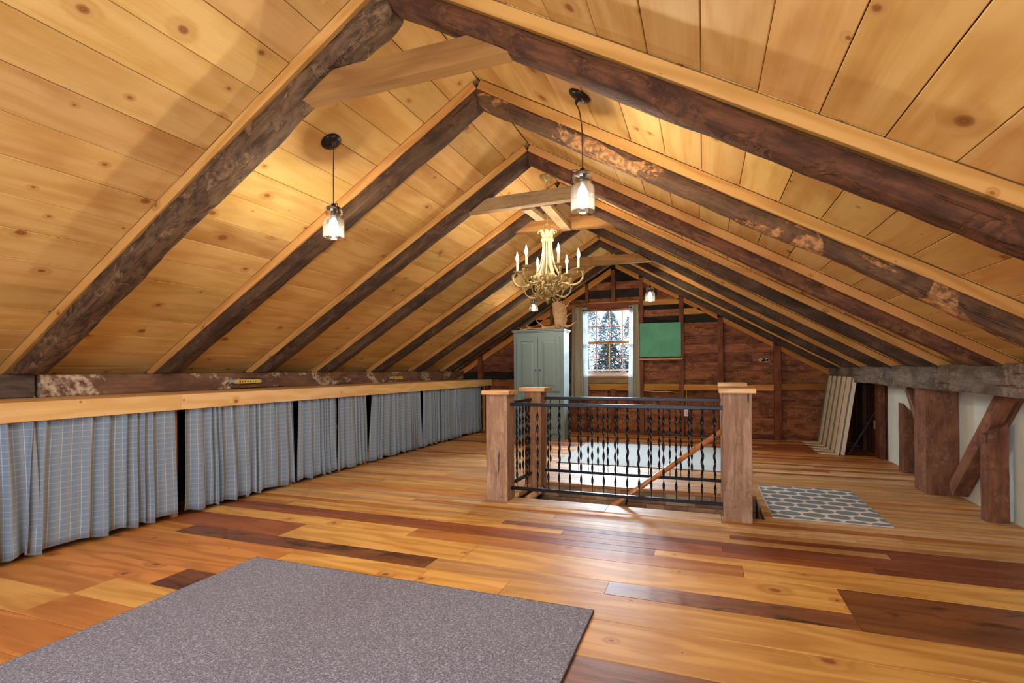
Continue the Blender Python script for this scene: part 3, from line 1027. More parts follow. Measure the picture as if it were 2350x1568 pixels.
# pale scuff of plaster left on the boards
vs, fs = [], []
for i in range(26):
    a = R.uniform(0, 2 * pi); rr = R.uniform(0, 1)
    cx_, cz = .93 + .08 * rr * cos(a), 1.285 + .03 * rr * sin(a)
    s_ = R.uniform(.008, .02)
    b = len(vs)
    vs += [(cx_ - s_ * 1.6, YG + .0835, cz - s_ * .5), (cx_ + s_, YG + .0835, cz - s_ * .6), (cx_ + s_ * 1.7, YG + .0835, cz + s_ * .3), (cx_ - s_ * .6, YG + .0835, cz + s_ * .7)]
    vs += [(v[0], YG + .099, v[2]) for v in vs[b:b + 4]]
    fs += [tuple(b + q for q in f) for f in ((0, 1, 2, 3), (7, 6, 5, 4), (0, 4, 5, 1), (1, 5, 6, 2), (2, 6, 7, 3), (3, 7, 4, 0))]
make('plaster_scuff', vs, fs, plain('plaster_scrap', '#CFC3B2', .9), gw)

# window
win = empty('window_1', (-1.61, YG + .08, WZ0), kind='structure')
box('jamb', WX0 - .0, WX0 + .035, YG + .03, YG + .17, WZ0, WZ1, M_ext, win)
box('jamb', WX1 - .035, WX1, YG + .03, YG + .17, WZ0, WZ1, M_ext, win)
box('head_jamb', WX0, WX1, YG + .03, YG + .17, WZ1 - .02, WZ1, M_sash, win)
box('sill', WX0, WX1, YG - .01, YG + .17, WZ0 - .0, WZ0 + .03, M_sash, win, ax='x')
box('stool', WX0 + .03, WX1 - .03, YG + .06, YG + .17, WZ0 + .03, WZ0 + .075, M_ext, win, ax='x')
for nm, z0, z1, yy in (('upper_sash', 1.62, 2.25, YG + .115), ('lower_sash', 1.07, 1.655, YG + .085)):
    s_ = empty(nm, (-1.61, yy, z0)); place(s_, Matrix.Translation((-1.61, yy, z0)), win)
    xa, xb = WX0 + .035, WX1 - .035
    box('rail', xa, xb, yy, yy + .025, z0, z0 + (.045 if nm[0] == 'u' else .03), M_sash, s_, ax='x')
    box('rail', xa, xb, yy, yy + .025, z1 - .035, z1, M_sash, s_, ax='x')
    for q in (xa, xb - .035): box('stile', q, q + .035, yy, yy + .025, z0, z1, M_sash, s_, ax='z')
    for k in (-1, 0, 1):
        xx = -1.61 + k * .235
        box('muntin', xx - .008, xx + .008, yy, yy + .022, z0, z1, M_sash, s_, ax='z')
    zm = (z0 + z1) / 2
    box('muntin', xa, xb, yy, yy + .022, zm - .008, zm + .008, M_sash, s_, ax='x')
    box('glass', xa + .02, xb - .02, yy + .010, yy + .013, z0 + .01, z1 - .01, M_pane, s_, ax='z', c=0)
lk = box('sash_lock', -1.60, -1.545, YG + .075, YG + .10, 1.655, 1.672, M_blackm, win, ax='x')

# curtain rod and drapes
rod = empty('curtain_rod', (-1.6, YG - .03, 2.235), label='thin curtain rod with round finials over the far window', cat='curtain rod')
tube('rod', [(-2.05, YG - .035, 2.225), (-1.21, YG - .035, 2.245)], .007, M_iron, rod)
for xx, zz in ((-2.06, 2.225), (-1.20, 2.245)):
    lathe('finial', [(0.001, -.018), (.013, -.012), (.018, 0), (.013, .012), (.001, .018)], M_iron, (xx, YG - .035, zz), rod, n=12)


def cloth(name, p0, p1, z0, z1, mat, nf, amp, parent=None, seed=0, side=Vector((1, 0, 0)), flare=.0, nu=140, nv=14, gather=.6, thick=.0015, skew=0.0, hem=.01, tamp=.55):
    """hanging gathered cloth from p0 to p1 (top line), folds along 'side'"""
    p0, p1 = Vector((p0[0], p0[1], 0)), Vector((p1[0], p1[1], 0))
    d = p1 - p0; L = d.length; d.normalize()
    rr = random.Random(seed)
    phs = [rr.uniform(0, 2 * pi) for _ in range(6)]
    vs, fs, uvs = [], [], []
    # fold density varies along the width
    warp = []
    acc = 0
    for i in range(nu + 1):
        warp.append(acc)
        acc += 1 + .65 * sin(2 * pi * i / nu * 1.3 + phs[0]) * 1.0 + .5 * sin(2 * pi * i / nu * 2.7 + phs[1])
    warp = [w_ / acc for w_ in warp]
    arc = 0; last = None; arcs = []
    for i in range(nu + 1):
        q = Vector((L * i / nu, amp * sin(2 * pi * nf * warp[i] + phs[2])))
        if last is not None: arc += (q - last).length
        last = q; arcs.append(arc)
    for j in range(nv + 1):
        tv = j / nv
        z = z1 + (z0 - z1) * tv
        a_ = amp * (tamp + (1 - tamp) * tv)
        for i in range(nu + 1):
            tu = i / nu
            s_ = 2 * pi * nf * warp[i] + phs[2]
            off = a_ * (sin(s_ + .5 * sin(tv * 2.2 + phs[3])) + .28 * sin(2 * s_ + phs[4] + tv) + .35 * tv * sin(.5 * s_ + phs[5]))
            along = L * tu + (tu - .5) * flare * tv + skew * tv + .25 * a_ * cos(s_) + .006 * sin(tv * 5 + phs[4]) * tv
            zz = z + (hem * sin(s_ * .5 + phs[1]) * tv if j == nv else 0)
            P = p0 + d * along + side * off
            vs.append((P.x, P.y, zz)); uvs.append((arcs[i], (z1 - z)))
    n1 = nu + 1
    for j in range(nv):
        for i in range(nu):
            fs.append((j * n1 + i, j * n1 + i + 1, (j + 1) * n1 + i + 1, (j + 1) * n1 + i))
    c = Vector(((p0.x + p1.x) / 2, (p0.y + p1.y) / 2, z1))
    me = bpy.data.meshes.new(name)
    me.from_pydata([(v[0] - c.x, v[1] - c.y, v[2] - c.z) for v in vs], [], fs)
    me.materials.append(mat)
    ul = me.uv_layers.new(name='UVMap')
    for li, lp in enumerate(me.loops): ul.data[li].uv = uvs[lp.vertex_index]
    for p in me.polygons: p.use_smooth = True
    me.update()
    o = link_mesh(name, me, Matrix.Translation(c), parent)
    sm = o.modifiers.new('thickness', 'SOLIDIFY'); sm.thickness = thick
    return o


for lab, xa, xb, la, lb, sd in (('beige window drape on the left of the far window, beside the wardrobe', -2.26, -2.07, -2.075, -1.985, 21),
                            ('beige window drape on the right of the far window, beside the chalkboard', -1.165, -1.075, -1.24, -1.15, 22)):
    e = empty('window_drape', ((xa + xb) / 2, YG - .04, 2.28), label=lab, cat='curtain', group='drapes at the far window')
    cloth('drape_panel', (xa, YG - .045), (xb, YG - .045), .60, 2.295, M_drape, 3 if sd == 21 else 3, .018, e, seed=sd, side=Vector((0, 1, 0)), nu=60, nv=10, flare=.05)
    cloth('lining', (la, YG - .03), (lb, YG - .03), .61, 2.285, M_lining, 1.2, .008, e, seed=sd + 5, side=Vector((0, 1, 0)), nu=24, nv=8, flare=.03)

# chalkboard
ck = empty('chalkboard', (-.71, YG, 1.32), label='green chalkboard with a narrow wooden tray, hung right of the window', cat='chalkboard')
box('board', -1.055, -.365, YG - .03, YG - .002, 1.365, 1.955, M_green, ck, ax='x', c=.002)
box('tray', -1.06, -.345, YG - .075, YG - .002, 1.315, 1.335, M_girt, ck, ax='x')
box('tray_lip', -1.06, -.345, YG - .08, YG - .07, 1.335, 1.35, M_stud, ck, ax='x')

# outlets
def outlet(loc, lab, facing='y', cable=None):
    e = empty('outlet', loc, label=lab, cat='outlet')
    x, y, z = loc
    if facing == 'y':
        box('box', x - .035, x + .035, y - .03, y, z - .055, z + .055, M_white, e, ax='z')
        for dz in (-.022, .022): box('socket', x - .016, x + .016, y - .0335, y - .030, z + dz - .014, z + dz + .014, M_grayp, e, ax='x')
    else:
        box('box', x - .03, x, y - .035, y + .035, z - .055, z + .055, M_white, e, ax='z')
        for dz in (-.022, .022): box('socket', x - .0335, x - .030, y - .016, y + .016, z + dz - .014, z + dz + .014, M_grayp, e, ax='y')
    if cable: tube('cable', cable, .005, M_yellow, e, n=6)
    return e
outlet((-.285, YG + .0, .40), 'cream outlet box on a stud of the far wall, seen through the railing', 'y', [(-.285, YG - .01, .455), (-.285, YG - .01, .78), (-.285, YG + .006, .80)])
outlet((-4.03, YG + .08, .40), 'cream outlet box between the counter end and the wardrobe', 'y', [(-4.02, YG + .06, .455), (-4.02, YG + .06, .835)])
outlet((XW + .002, 8.05, .40), 'cream outlet box in the dark bay behind the leaning slatted base', 'x')
cabl = tube('loose_cable', [(-1.0, YG + .0, .775), (-.8, YG, .76), (-.6, YG, .765), (-.42, YG, .745)], .005, M_yellow)
tag(cabl, 'yellow electric cable sagging under the girt below the chalkboard', 'cable')

# ------------------------------------------------------------------ near wall behind the viewer (keeps the room closed, with its own window)
nw = empty('wall_front', (-1.2, YB, 0), kind='structure')
NX0, NX1, NZ0, NZ1 = -2.25, .45, .68, 2.22
tri_panel('wall_panel', [(-5.0, -.05), (NX0, -.05), (NX0, zl(NX0, .12)), (-5.0, zl(-5.0, .12))], YB - .1, YB, M_gwood, nw)
tri_panel('wall_panel', [(NX1, -.05), (2.6, -.05), (2.6, zr(2.6, .12)), (NX1, zr(NX1, .12))], YB - .1, YB, M_gwood, nw)
tri_panel('wall_panel', [(NX0, -.05), (NX1, -.05), (NX1, NZ0), (NX0, NZ0)], YB - .1, YB, M_gwood, nw)
tri_panel('wall_panel', [(NX0, NZ1), (NX1, NZ1), (NX1, zr(NX1, .12)), (XR, zt + .06), (NX0, zl(NX0, .12))], YB - .1, YB, M_gwood, nw)

# ------------------------------------------------------------------ left knee wall and counter
lw = empty('wall_left', (XL, 4, 0), kind='structure')
box('knee_wall', XL - .04, XL, YB, YG + .15, -.02, .975, M_dark, lw, c=0)
M_plate = aged('worn_wall_plate', '#8A6A56', '#725442', '#5E4638', patch='#D8C8B0', patch_amt=.85, checks=.4, bump=.4, pscale=1.1)
rough_beam('wall_plate', (-4.655, 2.30, 1.06), (-4.655, YG, 1.06), .33, .165, (0, 0, 1), M_plate, lw, seed=31, amp=.004, rnd=.05, color=(1, .92, .88, 1), nseg=70)
rough_beam('wall_plate', (-4.675, YB, 1.06), (-4.675, 2.27, 1.06), .33, .165, (0, 0, 1), M_hewn, lw, seed=33, amp=.004, rnd=.05, color=(.62, .52, .48, 1), nseg=40)
ct = empty('counter', (-4.2, 5, 0), label='long pale pine counter with a deep front fascia along the left knee wall', cat='counter')
box('worktop', -4.62, -3.845, .2, 9.18, .955, .977, M_counter, ct, ax='y')
for y0, y1 in ((.2, 2.875), (2.877, 5.385), (5.387, 9.18)):
    box('fascia_board', -3.862, -3.84, y0, y1, .857, .9765, M_counter, ct, ax='y')
for yy in (1.7, 2.91, 4.13, 5.37, 6.64, 7.9, 9.1):
    box('support', -4.0, -3.955, yy - .02, yy + .02, 0, .955, M_strip, ct, ax='z')
    box('support', -4.52, -4.47, yy - .02, yy + .02, 0, .955, M_strip, ct, ax='z')
    box('cross_rail', -4.5, -3.98, yy - .02, yy + .02, .42, .47, M_strip, ct, ax='x')
box('end_panel', -4.5, -3.9, 9.16, 9.18, 0, .955, M_stud, ct, ax='z')
crod = tube('curtain_wire', [(-3.885, .3, .875), (-3.885, 9.1, .875)], .004, M_iron)
tag(crod, 'thin wire under the counter fascia that carries the checked curtains', 'wire')
CUR = [(.9, 1.96, 9, .030, 'nearest one, cut by the left edge of the photo'), (1.93, 2.87, 8, .024, 'wide flat one just before the first counter support'),
       (2.93, 3.54, 6, .026, 'first one beyond the gap at the first support'), (3.52, 4.11, 6, .024, 'one ending at the second support'),
       (4.17, 4.78, 7, .022, 'fifth from the viewer, just past the second support'), (4.76, 5.30, 6, .02, 'sixth from the viewer, ending at the dark gap'),
       (5.42, 5.95, 5, .026, 'seventh from the viewer, flaring at its hem'), (5.94, 6.60, 7, .024, 'eighth from the viewer, before the second dark gap'),
       (6.68, 7.24, 6, .02, 'ninth from the viewer, after the second dark gap'), (7.22, 7.92, 9, .014, 'tenth from the viewer, closely pleated'),
       (7.90, 8.82, 11, .014, 'farthest one, near the far gable wall')]
for i, (ya, yb, nf, am, lab) in enumerate(CUR):
    c = cloth('counter_curtain', (-3.895, ya + .012), (-3.895, yb - .012), .035, .905, M_fab, nf, am, None, seed=40 + i, flare=.05, nu=int(170 * (yb - ya) + 30), skew=R.uniform(-.02, .02), hem=.012)
    tag(c, 'checked counter curtain, ' + lab, 'curtain', 'checked curtains under the counter')

# power strips
def strip(y0, y1, z, lab):
    e = empty('power_strip', (-4.49, (y0 + y1) / 2, z), label=lab, cat='power strip', group='yellow power strips over the counter')
    x = -4.488
    box('body', x, x + .035, y0 + .03, y1 - .03, z - .021, z + .021, M_yellow, e, ax='y', c=.006)
    for yy, s_ in ((y0 + .03, -1), (y1 - .03, 1)):
        Mx = Matrix.Translation((x, yy, z)) @ Matrix.Rotation(pi / 2, 4, 'Y')
        vs, fs = [], []
        for q in range(13):
            a = pi * q / 12
            vs.append((x, yy + s_ * .03 * sin(a), z + .02 * cos(a))); vs.append((x + .033, yy + s_ * .03 * sin(a), z + .02 * cos(a)))
        fs = [(2 * q, 2 * q + 1, 2 * q + 3, 2 * q + 2) for q in range(12)] + [tuple(range(0, 26, 2)), tuple(range(1, 26, 2))[::-1], (0, 24, 25, 1)]
        make('end_cap', vs, fs, M_grayp, e)
    n = 6
    box('switch', x + .035, x + .040, y0 + .062, y0 + .076, z - .012, z + .012, M_redp, e, ax='z')
    for k in range(n):
        yy = y0 + .10 + k * (y1 - y0 - .16) / n + (.006 if k > 3 else 0)
        box('socket', x + .035, x + .0375, yy - .009, yy + .009, z - .010, z + .010, M_grayp, e, ax='z')
        box('slot', x + .0375, x + .0385, yy - .005, yy + .005, z - .005, z + .005, M_blackp, e, ax='z', c=0)
    return e
s1 = strip(3.90, 4.25, 1.052, 'yellow power strip with grey ends on the wall plate, nearer the viewer')
tube('cable', [(-4.47, 3.90, 1.04), (-4.46, 3.85, 1.02), (-4.45, 3.88, .987), (-4.45, 4.1, .984), (-4.45, 4.4, .985), (-4.47, 4.55, .985)], .005, M_blackp, s1)
strip(6.69, 7.02, 1.045, 'yellow power strip farther along the wall plate, near the far end of the counter')

# ------------------------------------------------------------------ right wall, plate, posts, braces
rw = empty('wall_right', (XW, 4, 0), kind='structure')
box('drywall_panel', XW, XW + .03, YB, 7.60, -.02, 1.35, M_dry, rw, c=0)
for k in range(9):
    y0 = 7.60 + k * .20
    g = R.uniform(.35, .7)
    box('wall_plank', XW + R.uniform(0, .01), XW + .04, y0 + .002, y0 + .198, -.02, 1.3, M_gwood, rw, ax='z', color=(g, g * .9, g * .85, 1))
pl = rough_beam('wall_plate', (XRT + .18, YB + .1, 1.05), (XRT + .18, 9.24, 1.07), .38, .215, (0, 0, 1), M_hewn, None, seed=51, amp=.010, rnd=.04, nseg=130, freq=.7)
tag(pl, 'massive grey hand-hewn timber running along the right wall under the rafters', 'beam')


def wpost(x0, x1, y0, y1, z1, lab, mt=M_post, clr=(1, 1, 1, 1), seed=1, amp=.003, slant=None):
    o = rough_beam('wall_post', ((x0 + x1) / 2, (y0 + y1) / 2, 0), ((x0 + x1) / 2, (y0 + y1) / 2, z1), y1 - y0, x1 - x0, (1, 0, 0), mt, None, seed=seed, amp=amp, rnd=.03, color=clr, nseg=22, cut=(0, slant) if slant else None)
    tag(o, lab, 'post', 'timber posts along the right wall')
    return o
wpost(1.88, XW - .005, 5.69, 5.97, .955, 'thickest squared timber post on the right wall, carrying the hewn beam', clr=(.92, .85, .82, 1), seed=61, amp=.004)
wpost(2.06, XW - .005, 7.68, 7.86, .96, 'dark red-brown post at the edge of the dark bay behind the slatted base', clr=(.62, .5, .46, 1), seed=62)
wpost(2.03, XW - .005, 6.74, 6.90, .70, 'short cut-off timber stub between the two tall posts on the right wall', clr=(.72, .6, .55, 1), seed=63, slant=-.12)
wpost(1.955, 2.09, 4.80, 4.90, .68, 'short brown stub post with a slanted top, nearest on the right wall', clr=(.9, .78, .74, 1), seed=64, slant=.12)
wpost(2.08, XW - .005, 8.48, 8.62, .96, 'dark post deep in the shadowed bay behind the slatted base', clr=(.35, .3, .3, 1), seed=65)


def brace(p0, p1, w, h, lab, clr, seed):
    o = rough_beam('brace', p0, p1, w, h, (0, 1, 0), M_post, None, seed=seed, amp=.002, rnd=.03, color=clr, nseg=24)
    tag(o, lab, 'brace', 'diagonal braces on the right wall')
brace((2.065, 5.56, .075), (2.065, 4.70, .975), .115, .12, 'large diagonal brace rising from the foot of the thick post to the hewn beam', (.98, .84, .82, 1), 71)
brace((2.0, 6.05, .52), (2.0, 6.40, .93), .10, .075, 'slim grey brace from the thick post up to the beam on its far side', (1.0, 1.05, 1.12, 1), 72)
bar = box('dark_bar', 0, 1, 0, 1, 0, 1, M_blackm); bpy.data.objects.remove(bar)
bar = plank('metal_bar', (1.99, 7.93, .012), (2.13, 8.0, .80), .02, .035, (0, 1, 0), M_blackm)
bpy.data.objects.remove(bar)
bar = plank('metal_bar', (1.77, 7.86, .02), (2.10, 7.9, .62), .022, .030, (0, 1, 0), M_blackm)
tag(bar, 'black metal bar leaning across the dark bay beside the slatted base', 'bar')

# ------------------------------------------------------------------ leaning slatted bed base
sb = empty('slatted_base', (1.7, 8.6, 0), label='pale slatted panel with grey gaps leaning against the right beam', cat='slatted panel')
q0 = Vector((1.66, 0, .012)); q1 = Vector((1.81, 0, 1.03))
dn = (q1 - q0).normalized(); nn_ = Vector((-dn.z, 0, dn.x))
M_slat = plain('slat_wood', '#E2D3B8', .55, nz=.10, nscale=5)
M_gapf = plain('grey_slat_backing', '#8F8977', .9, nz=.15)
yN, yF = 7.84, 9.22
ns = 5; pitch = (yF - yN) / ns
back0 = q0 - nn_ * .02; back1 = q1 - nn_ * .02
def sheet(name, y0, y1, off, thick, mt, a=0.0, b=0.0):
    p0 = q0 + nn_ * off + dn * a; p1 = q1 + nn_ * off - dn * b
    return plank(name, (p0.x, (y0 + y1) / 2, p0.z), (p1.x, (y0 + y1) / 2, p1.z), y1 - y0, thick, nn_, mt, sb, c=.002)
sheet('backing', yN + .01, yF - .01, 0, .018, M_gapf, .01, .01)
for k in range(ns):
    w_ = pitch * (.56 if k else .74)
    y0 = yN + k * pitch
    sheet('slat', y0, y0 + w_, .0105, .004, M_slat)
sheet('side_rail', yN - .0, yN + .03, -.035, .045, M_slat, .0, .015)
for k in range(5):
    y0 = yN + .02 + k * pitch
    vs = [(1.655, y0, .001), (1.655, y0 + .17, .001), (1.43, y0 + .13, .001), (1.46, y0 + .05, .001)]
    vs += [(a, b, .012) for a, b, c in vs]
    make('slat_foot', vs, [(3, 2, 1, 0), (4, 5, 6, 7), (0, 1, 5, 4), (1, 2, 6, 5), (2, 3, 7, 6), (3, 0, 4, 7)], M_slat, sb)

# ------------------------------------------------------------------ rugs
def rug(name, x0, x1, y0, y1, h, mat, lab, cat, z=0.0005, bind=M_bind, rot=0):
    n = 6
    o = box(name, x0, x1, y0, y1, z, z + h, mat, None, ax='x', c=.003)
    tag(o, lab, cat)
    for (a, b, c, d) in ((x0 - .004, x1 + .004, y0 - .004, y0), (x0 - .004, x1 + .004, y1, y1 + .004), (x0 - .004, x0, y0, y1), (x1, x1 + .004, y0, y1)):
        box('binding', a, b, c, d, z, z + h * .92, bind, o, c=0)
    return o
rug('carpet', -2.585, -.50, .15, 2.42, .012, M_rug, 'large speckled purple-grey carpet in the foreground', 'rug')
rug('carpet', -1.72, .30, 6.18, 8.0, .010, M_rug2, 'pale blue-grey rug on the far side of the stair railing', 'rug', bind=plain('pale_binding', '#8E8F88', .9))
mt_ = rug('mat', .49, 1.265, 4.42, 5.58, .008, M_trellis, 'grey mat with a white trellis pattern beside the right newel post', 'mat', bind=plain('mat_binding', '#B9BCBC', .9))

# ------------------------------------------------------------------ wardrobe
wa = empty('wardrobe', (-2.6, 8.4, 0), label='tall blue-grey painted wardrobe with panelled double doors, left of the window', cat='wardrobe')
ax0, ax1, ay0, ay1, ah = -3.03, -2.155, 8.20, 8.58, 1.80
box('carcass', ax0, ax1, ay0 + .02, ay1, .0, ah, M_arm, wa, ax='z')
box('cornice', ax0 - .025, ax1 + .025, ay0 - .02, ay1 + .01, ah, ah + .022, M_arm, wa, ax='x', c=.006)
box('cornice_moulding', ax0 - .012, ax1 + .012, ay0 - .005, ay1, ah - .02, ah, M_arm, wa, ax='x', c=.006)
xm = (ax0 + ax1) / 2
def door(nm, x0, x1, z0, z1, knobx=None, kz=None):
    b = ay0 + .02
    d = box(nm, x0, x1, b - .012, b, z0, z1, M_arm, wa, ax='z', c=.002)
    s_ = .072
    for a, bb, c_, dd in ((x0, x0 + s_, z0, z1), (x1 - s_, x1, z0, z1), (x0 + s_, x1 - s_, z0, z0 + s_), (x0 + s_, x1 - s_, z1 - s_, z1)):
        box('frame', a, bb, b - .024, b - .012, c_, dd, M_arm, d, c=.003)
    # raised field with bevelled edge
    fx0, fx1, fz0, fz1 = x0 + s_ + .008, x1 - s_ - .008, z0 + s_ + .008, z1 - s_ - .008
    yb_, yt_ = b - .0125, b - .022
    i_ = .03
    vs = [(fx0, yb_, fz0), (fx1, yb_, fz0), (fx1, yb_, fz1), (fx0, yb_, fz1), (fx0 + i_, yt_, fz0 + i_), (fx1 - i_, yt_, fz0 + i_), (fx1 - i_, yt_, fz1 - i_), (fx0 + i_, yt_, fz1 - i_)]
    make('panel', vs, [(0, 1, 5, 4), (1, 2, 6, 5), (2, 3, 7, 6), (3, 0, 4, 7), (4, 5, 6, 7), (3, 2, 1, 0)], M_arm, d)
    if knobx is not None:
        lathe('knob', [(.004, 0), (.005, .010), (.013, .016), (.012, .024), (.002, .028)], M_knob, None, d, n=12, M=Matrix.Translation((knobx, b - .024, kz)) @ Matrix.Rotation(pi / 2, 4, 'X'))
door('door', ax0 + .06, xm - .003, .80, 1.70, xm - .035, 1.15)
door('door', xm + .003, ax1 - .06, .80, 1.70, xm + .035, 1.15)
door('lower_door', ax0 + .06, xm - .003, .10, .76, xm - .035, .5)
door('lower_door', xm + .003, ax1 - .06, .10, .76, xm + .035, .5)
box('plinth', ax0 - .008, ax1 + .008, ay0 + .01, ay1, 0, .07, M_arm, wa, ax='x')

# moose antlers on the wardrobe
an = empty('moose_antlers', (-2.35, 8.38, ah + .022), label='pair of moose antlers, one upright palm and one lying, on top of the wardrobe', cat='antler')
zt0 = ah + .024
def palm(name, outline, y0, bend, th, mt=M_bone, grooves=60, axis=0):
    """thick, cupped sheet from an outline in x,z: rounded rim, shallow grooves across 'axis'"""
    n = len(outline)
    cx_ = sum(p[0] for p in outline) / n; cz = sum(p[1] for p in outline) / n
    rings = [1.0, .94, .75, .5, .25]
    vs, fs = [], []
    for s_ in (-1, 1):
        for k in rings:
            for p in outline:
                x = cx_ + (p[0] - cx_) * k; z = cz + (p[1] - cz) * k
                t_ = th * (.5 if k < .93 else (.36 if k < .99 else .06))
                u_ = (x - cx_, z - cz)[axis]
                t_ += .16 * th * sin(u_ * grooves + (z - cz) * 6) * (k < .93)
                vs.append((x, y0 + bend * ((x - cx_) ** 2) * 18 - bend * (z - cz) * .25 + s_ * t_, z))
        vs.append((cx_, y0 + s_ * th * .5, cz))
    m = len(rings)
    for s_ in (0, 1):
        o = s_ * (m * n + 1)
        for r_ in range(m - 1):
            for i in range(n):
                j = (i + 1) % n
                fs.append((o + r_ * n + i, o + r_ * n + j, o + (r_ + 1) * n + j, o + (r_ + 1) * n + i))
        for i in range(n):
            fs.append((o + (m - 1) * n + i, o + (m - 1) * n + (i + 1) % n, o + m * n))
    q = m * n + 1
    for i in range(n):
        j = (i + 1) % n
        fs.append((i, j, q + j, q + i))
    return make(name, vs, fs, mt, an, smooth=True)
up_out = [(-2.345, zt0 + .02), (-2.36, 1.90), (-2.365, 1.98), (-2.385, 2.06), (-2.40, 2.13), (-2.395, 2.20), (-2.41, 2.27), (-2.40, 2.31), (-2.375, 2.27), (-2.345, 2.33), (-2.32, 2.28), (-2.285, 2.345), (-2.262, 2.29),
          (-2.225, 2.31), (-2.205, 2.25), (-2.165, 2.265), (-2.165, 2.20), (-2.15, 2.14), (-2.158, 2.06), (-2.15, 2.0), (-2.165, 1.93), (-2.185, 1.87), (-2.21, zt0 + .01), (-2.255, zt0 + .015), (-2.30, 1.90), (-2.315, zt0 + .04)]
palm('upright_palm', up_out, 8.36, .25, .03)
ly = 8.34
palm('lying_palm', [(-2.29, zt0 + .003), (-2.31, 1.90), (-2.37, 1.895), (-2.43, 1.885), (-2.50, 1.885), (-2.56, 1.90), (-2.575, 1.87), (-2.60, zt0 + .03), (-2.57, zt0 + .012), (-2.45, zt0 + .004)], ly, 0, .04)
tine = [('tine', [(-2.55, ly, 1.885), (-2.59, ly - .01, 1.93), (-2.64, ly - .01, 1.965), (-2.665, ly, 2.0)], [.018, .012, .009, .003]),
        ('tine', [(-2.56, ly, 1.85), (-2.66, ly - .01, zt0 + .022), (-2.78, ly - .02, 1.855), (-2.88, ly - .02, zt0 + .018), (-2.97, ly - .02, zt0 + .014)], [.02, .015, .013, .010, .005]),
        ('tine', [(-2.76, ly - .02, 1.855), (-2.81, ly - .02, 1.89), (-2.85, ly - .02, 1.955)], [.013, .009, .003]),
        ('tine', [(-2.90, ly - .02, zt0 + .018), (-2.95, ly - .02, 1.865), (-2.99, ly - .02, 1.885)], [.010, .007, .003]),
        ('tine', [(-2.18, 8.36, 1.98), (-2.15, 8.36, 2.03), (-2.10, 8.36, 2.07), (-2.05, 8.35, 2.09)], [.022, .013, .009, .003]),
        ('tine', [(-2.17, 8.36, 2.2), (-2.13, 8.36, 2.22), (-2.10, 8.36, 2.26), (-2.06, 8.36, 2.30)], [.016, .010, .007, .003]),
        ('tine', [(-2.20, 8.36, 1.90), (-2.12, 8.34, 1.87), (-2.04, 8.33, 1.90), (-1.98, 8.33, 1.94), (-1.94, 8.33, 1.965)], [.03, .024, .014, .008, .003]),
        ('tine', [(-2.34, 8.36, 2.29), (-2.37, 8.36, 2.33), (-2.38, 8.36, 2.37)], [.014, .009, .003])]
for nm, pts, rad in tine:
    sp = smooth_path(pts, 5)
    rr_ = [rad[min(len(rad) - 1, int(i / 5))] + (rad[min(len(rad) - 1, int(i / 5) + 1)] - rad[min(len(rad) - 1, int(i / 5))]) * ((i % 5) / 5) for i in range(len(sp))]
    tube(nm, sp, rr_, M_bone, an, n=8)
lathe('burr', [(.004, -.03), (.03, -.028), (.042, -.01), (.044, .01), (.03, .028), (.004, .03)], M_bone, None, an, n=18, flute=.08, nf=7, M=Matrix.Translation((-2.285, 8.32, zt0 + .05)) @ Matrix.Rotation(pi / 2, 4, 'X'))

# ------------------------------------------------------------------ lights: jar pendants
def pend_canopy_matrix(p, nn):
    Z = Vector(nn); X = Vector((0, 1, 0)).cross(Z).normalized(); Y = Z.cross(X)
    M = Matrix((X, Y, Z)).transposed().to_4x4(); M.translation = Vector(p)
    return M


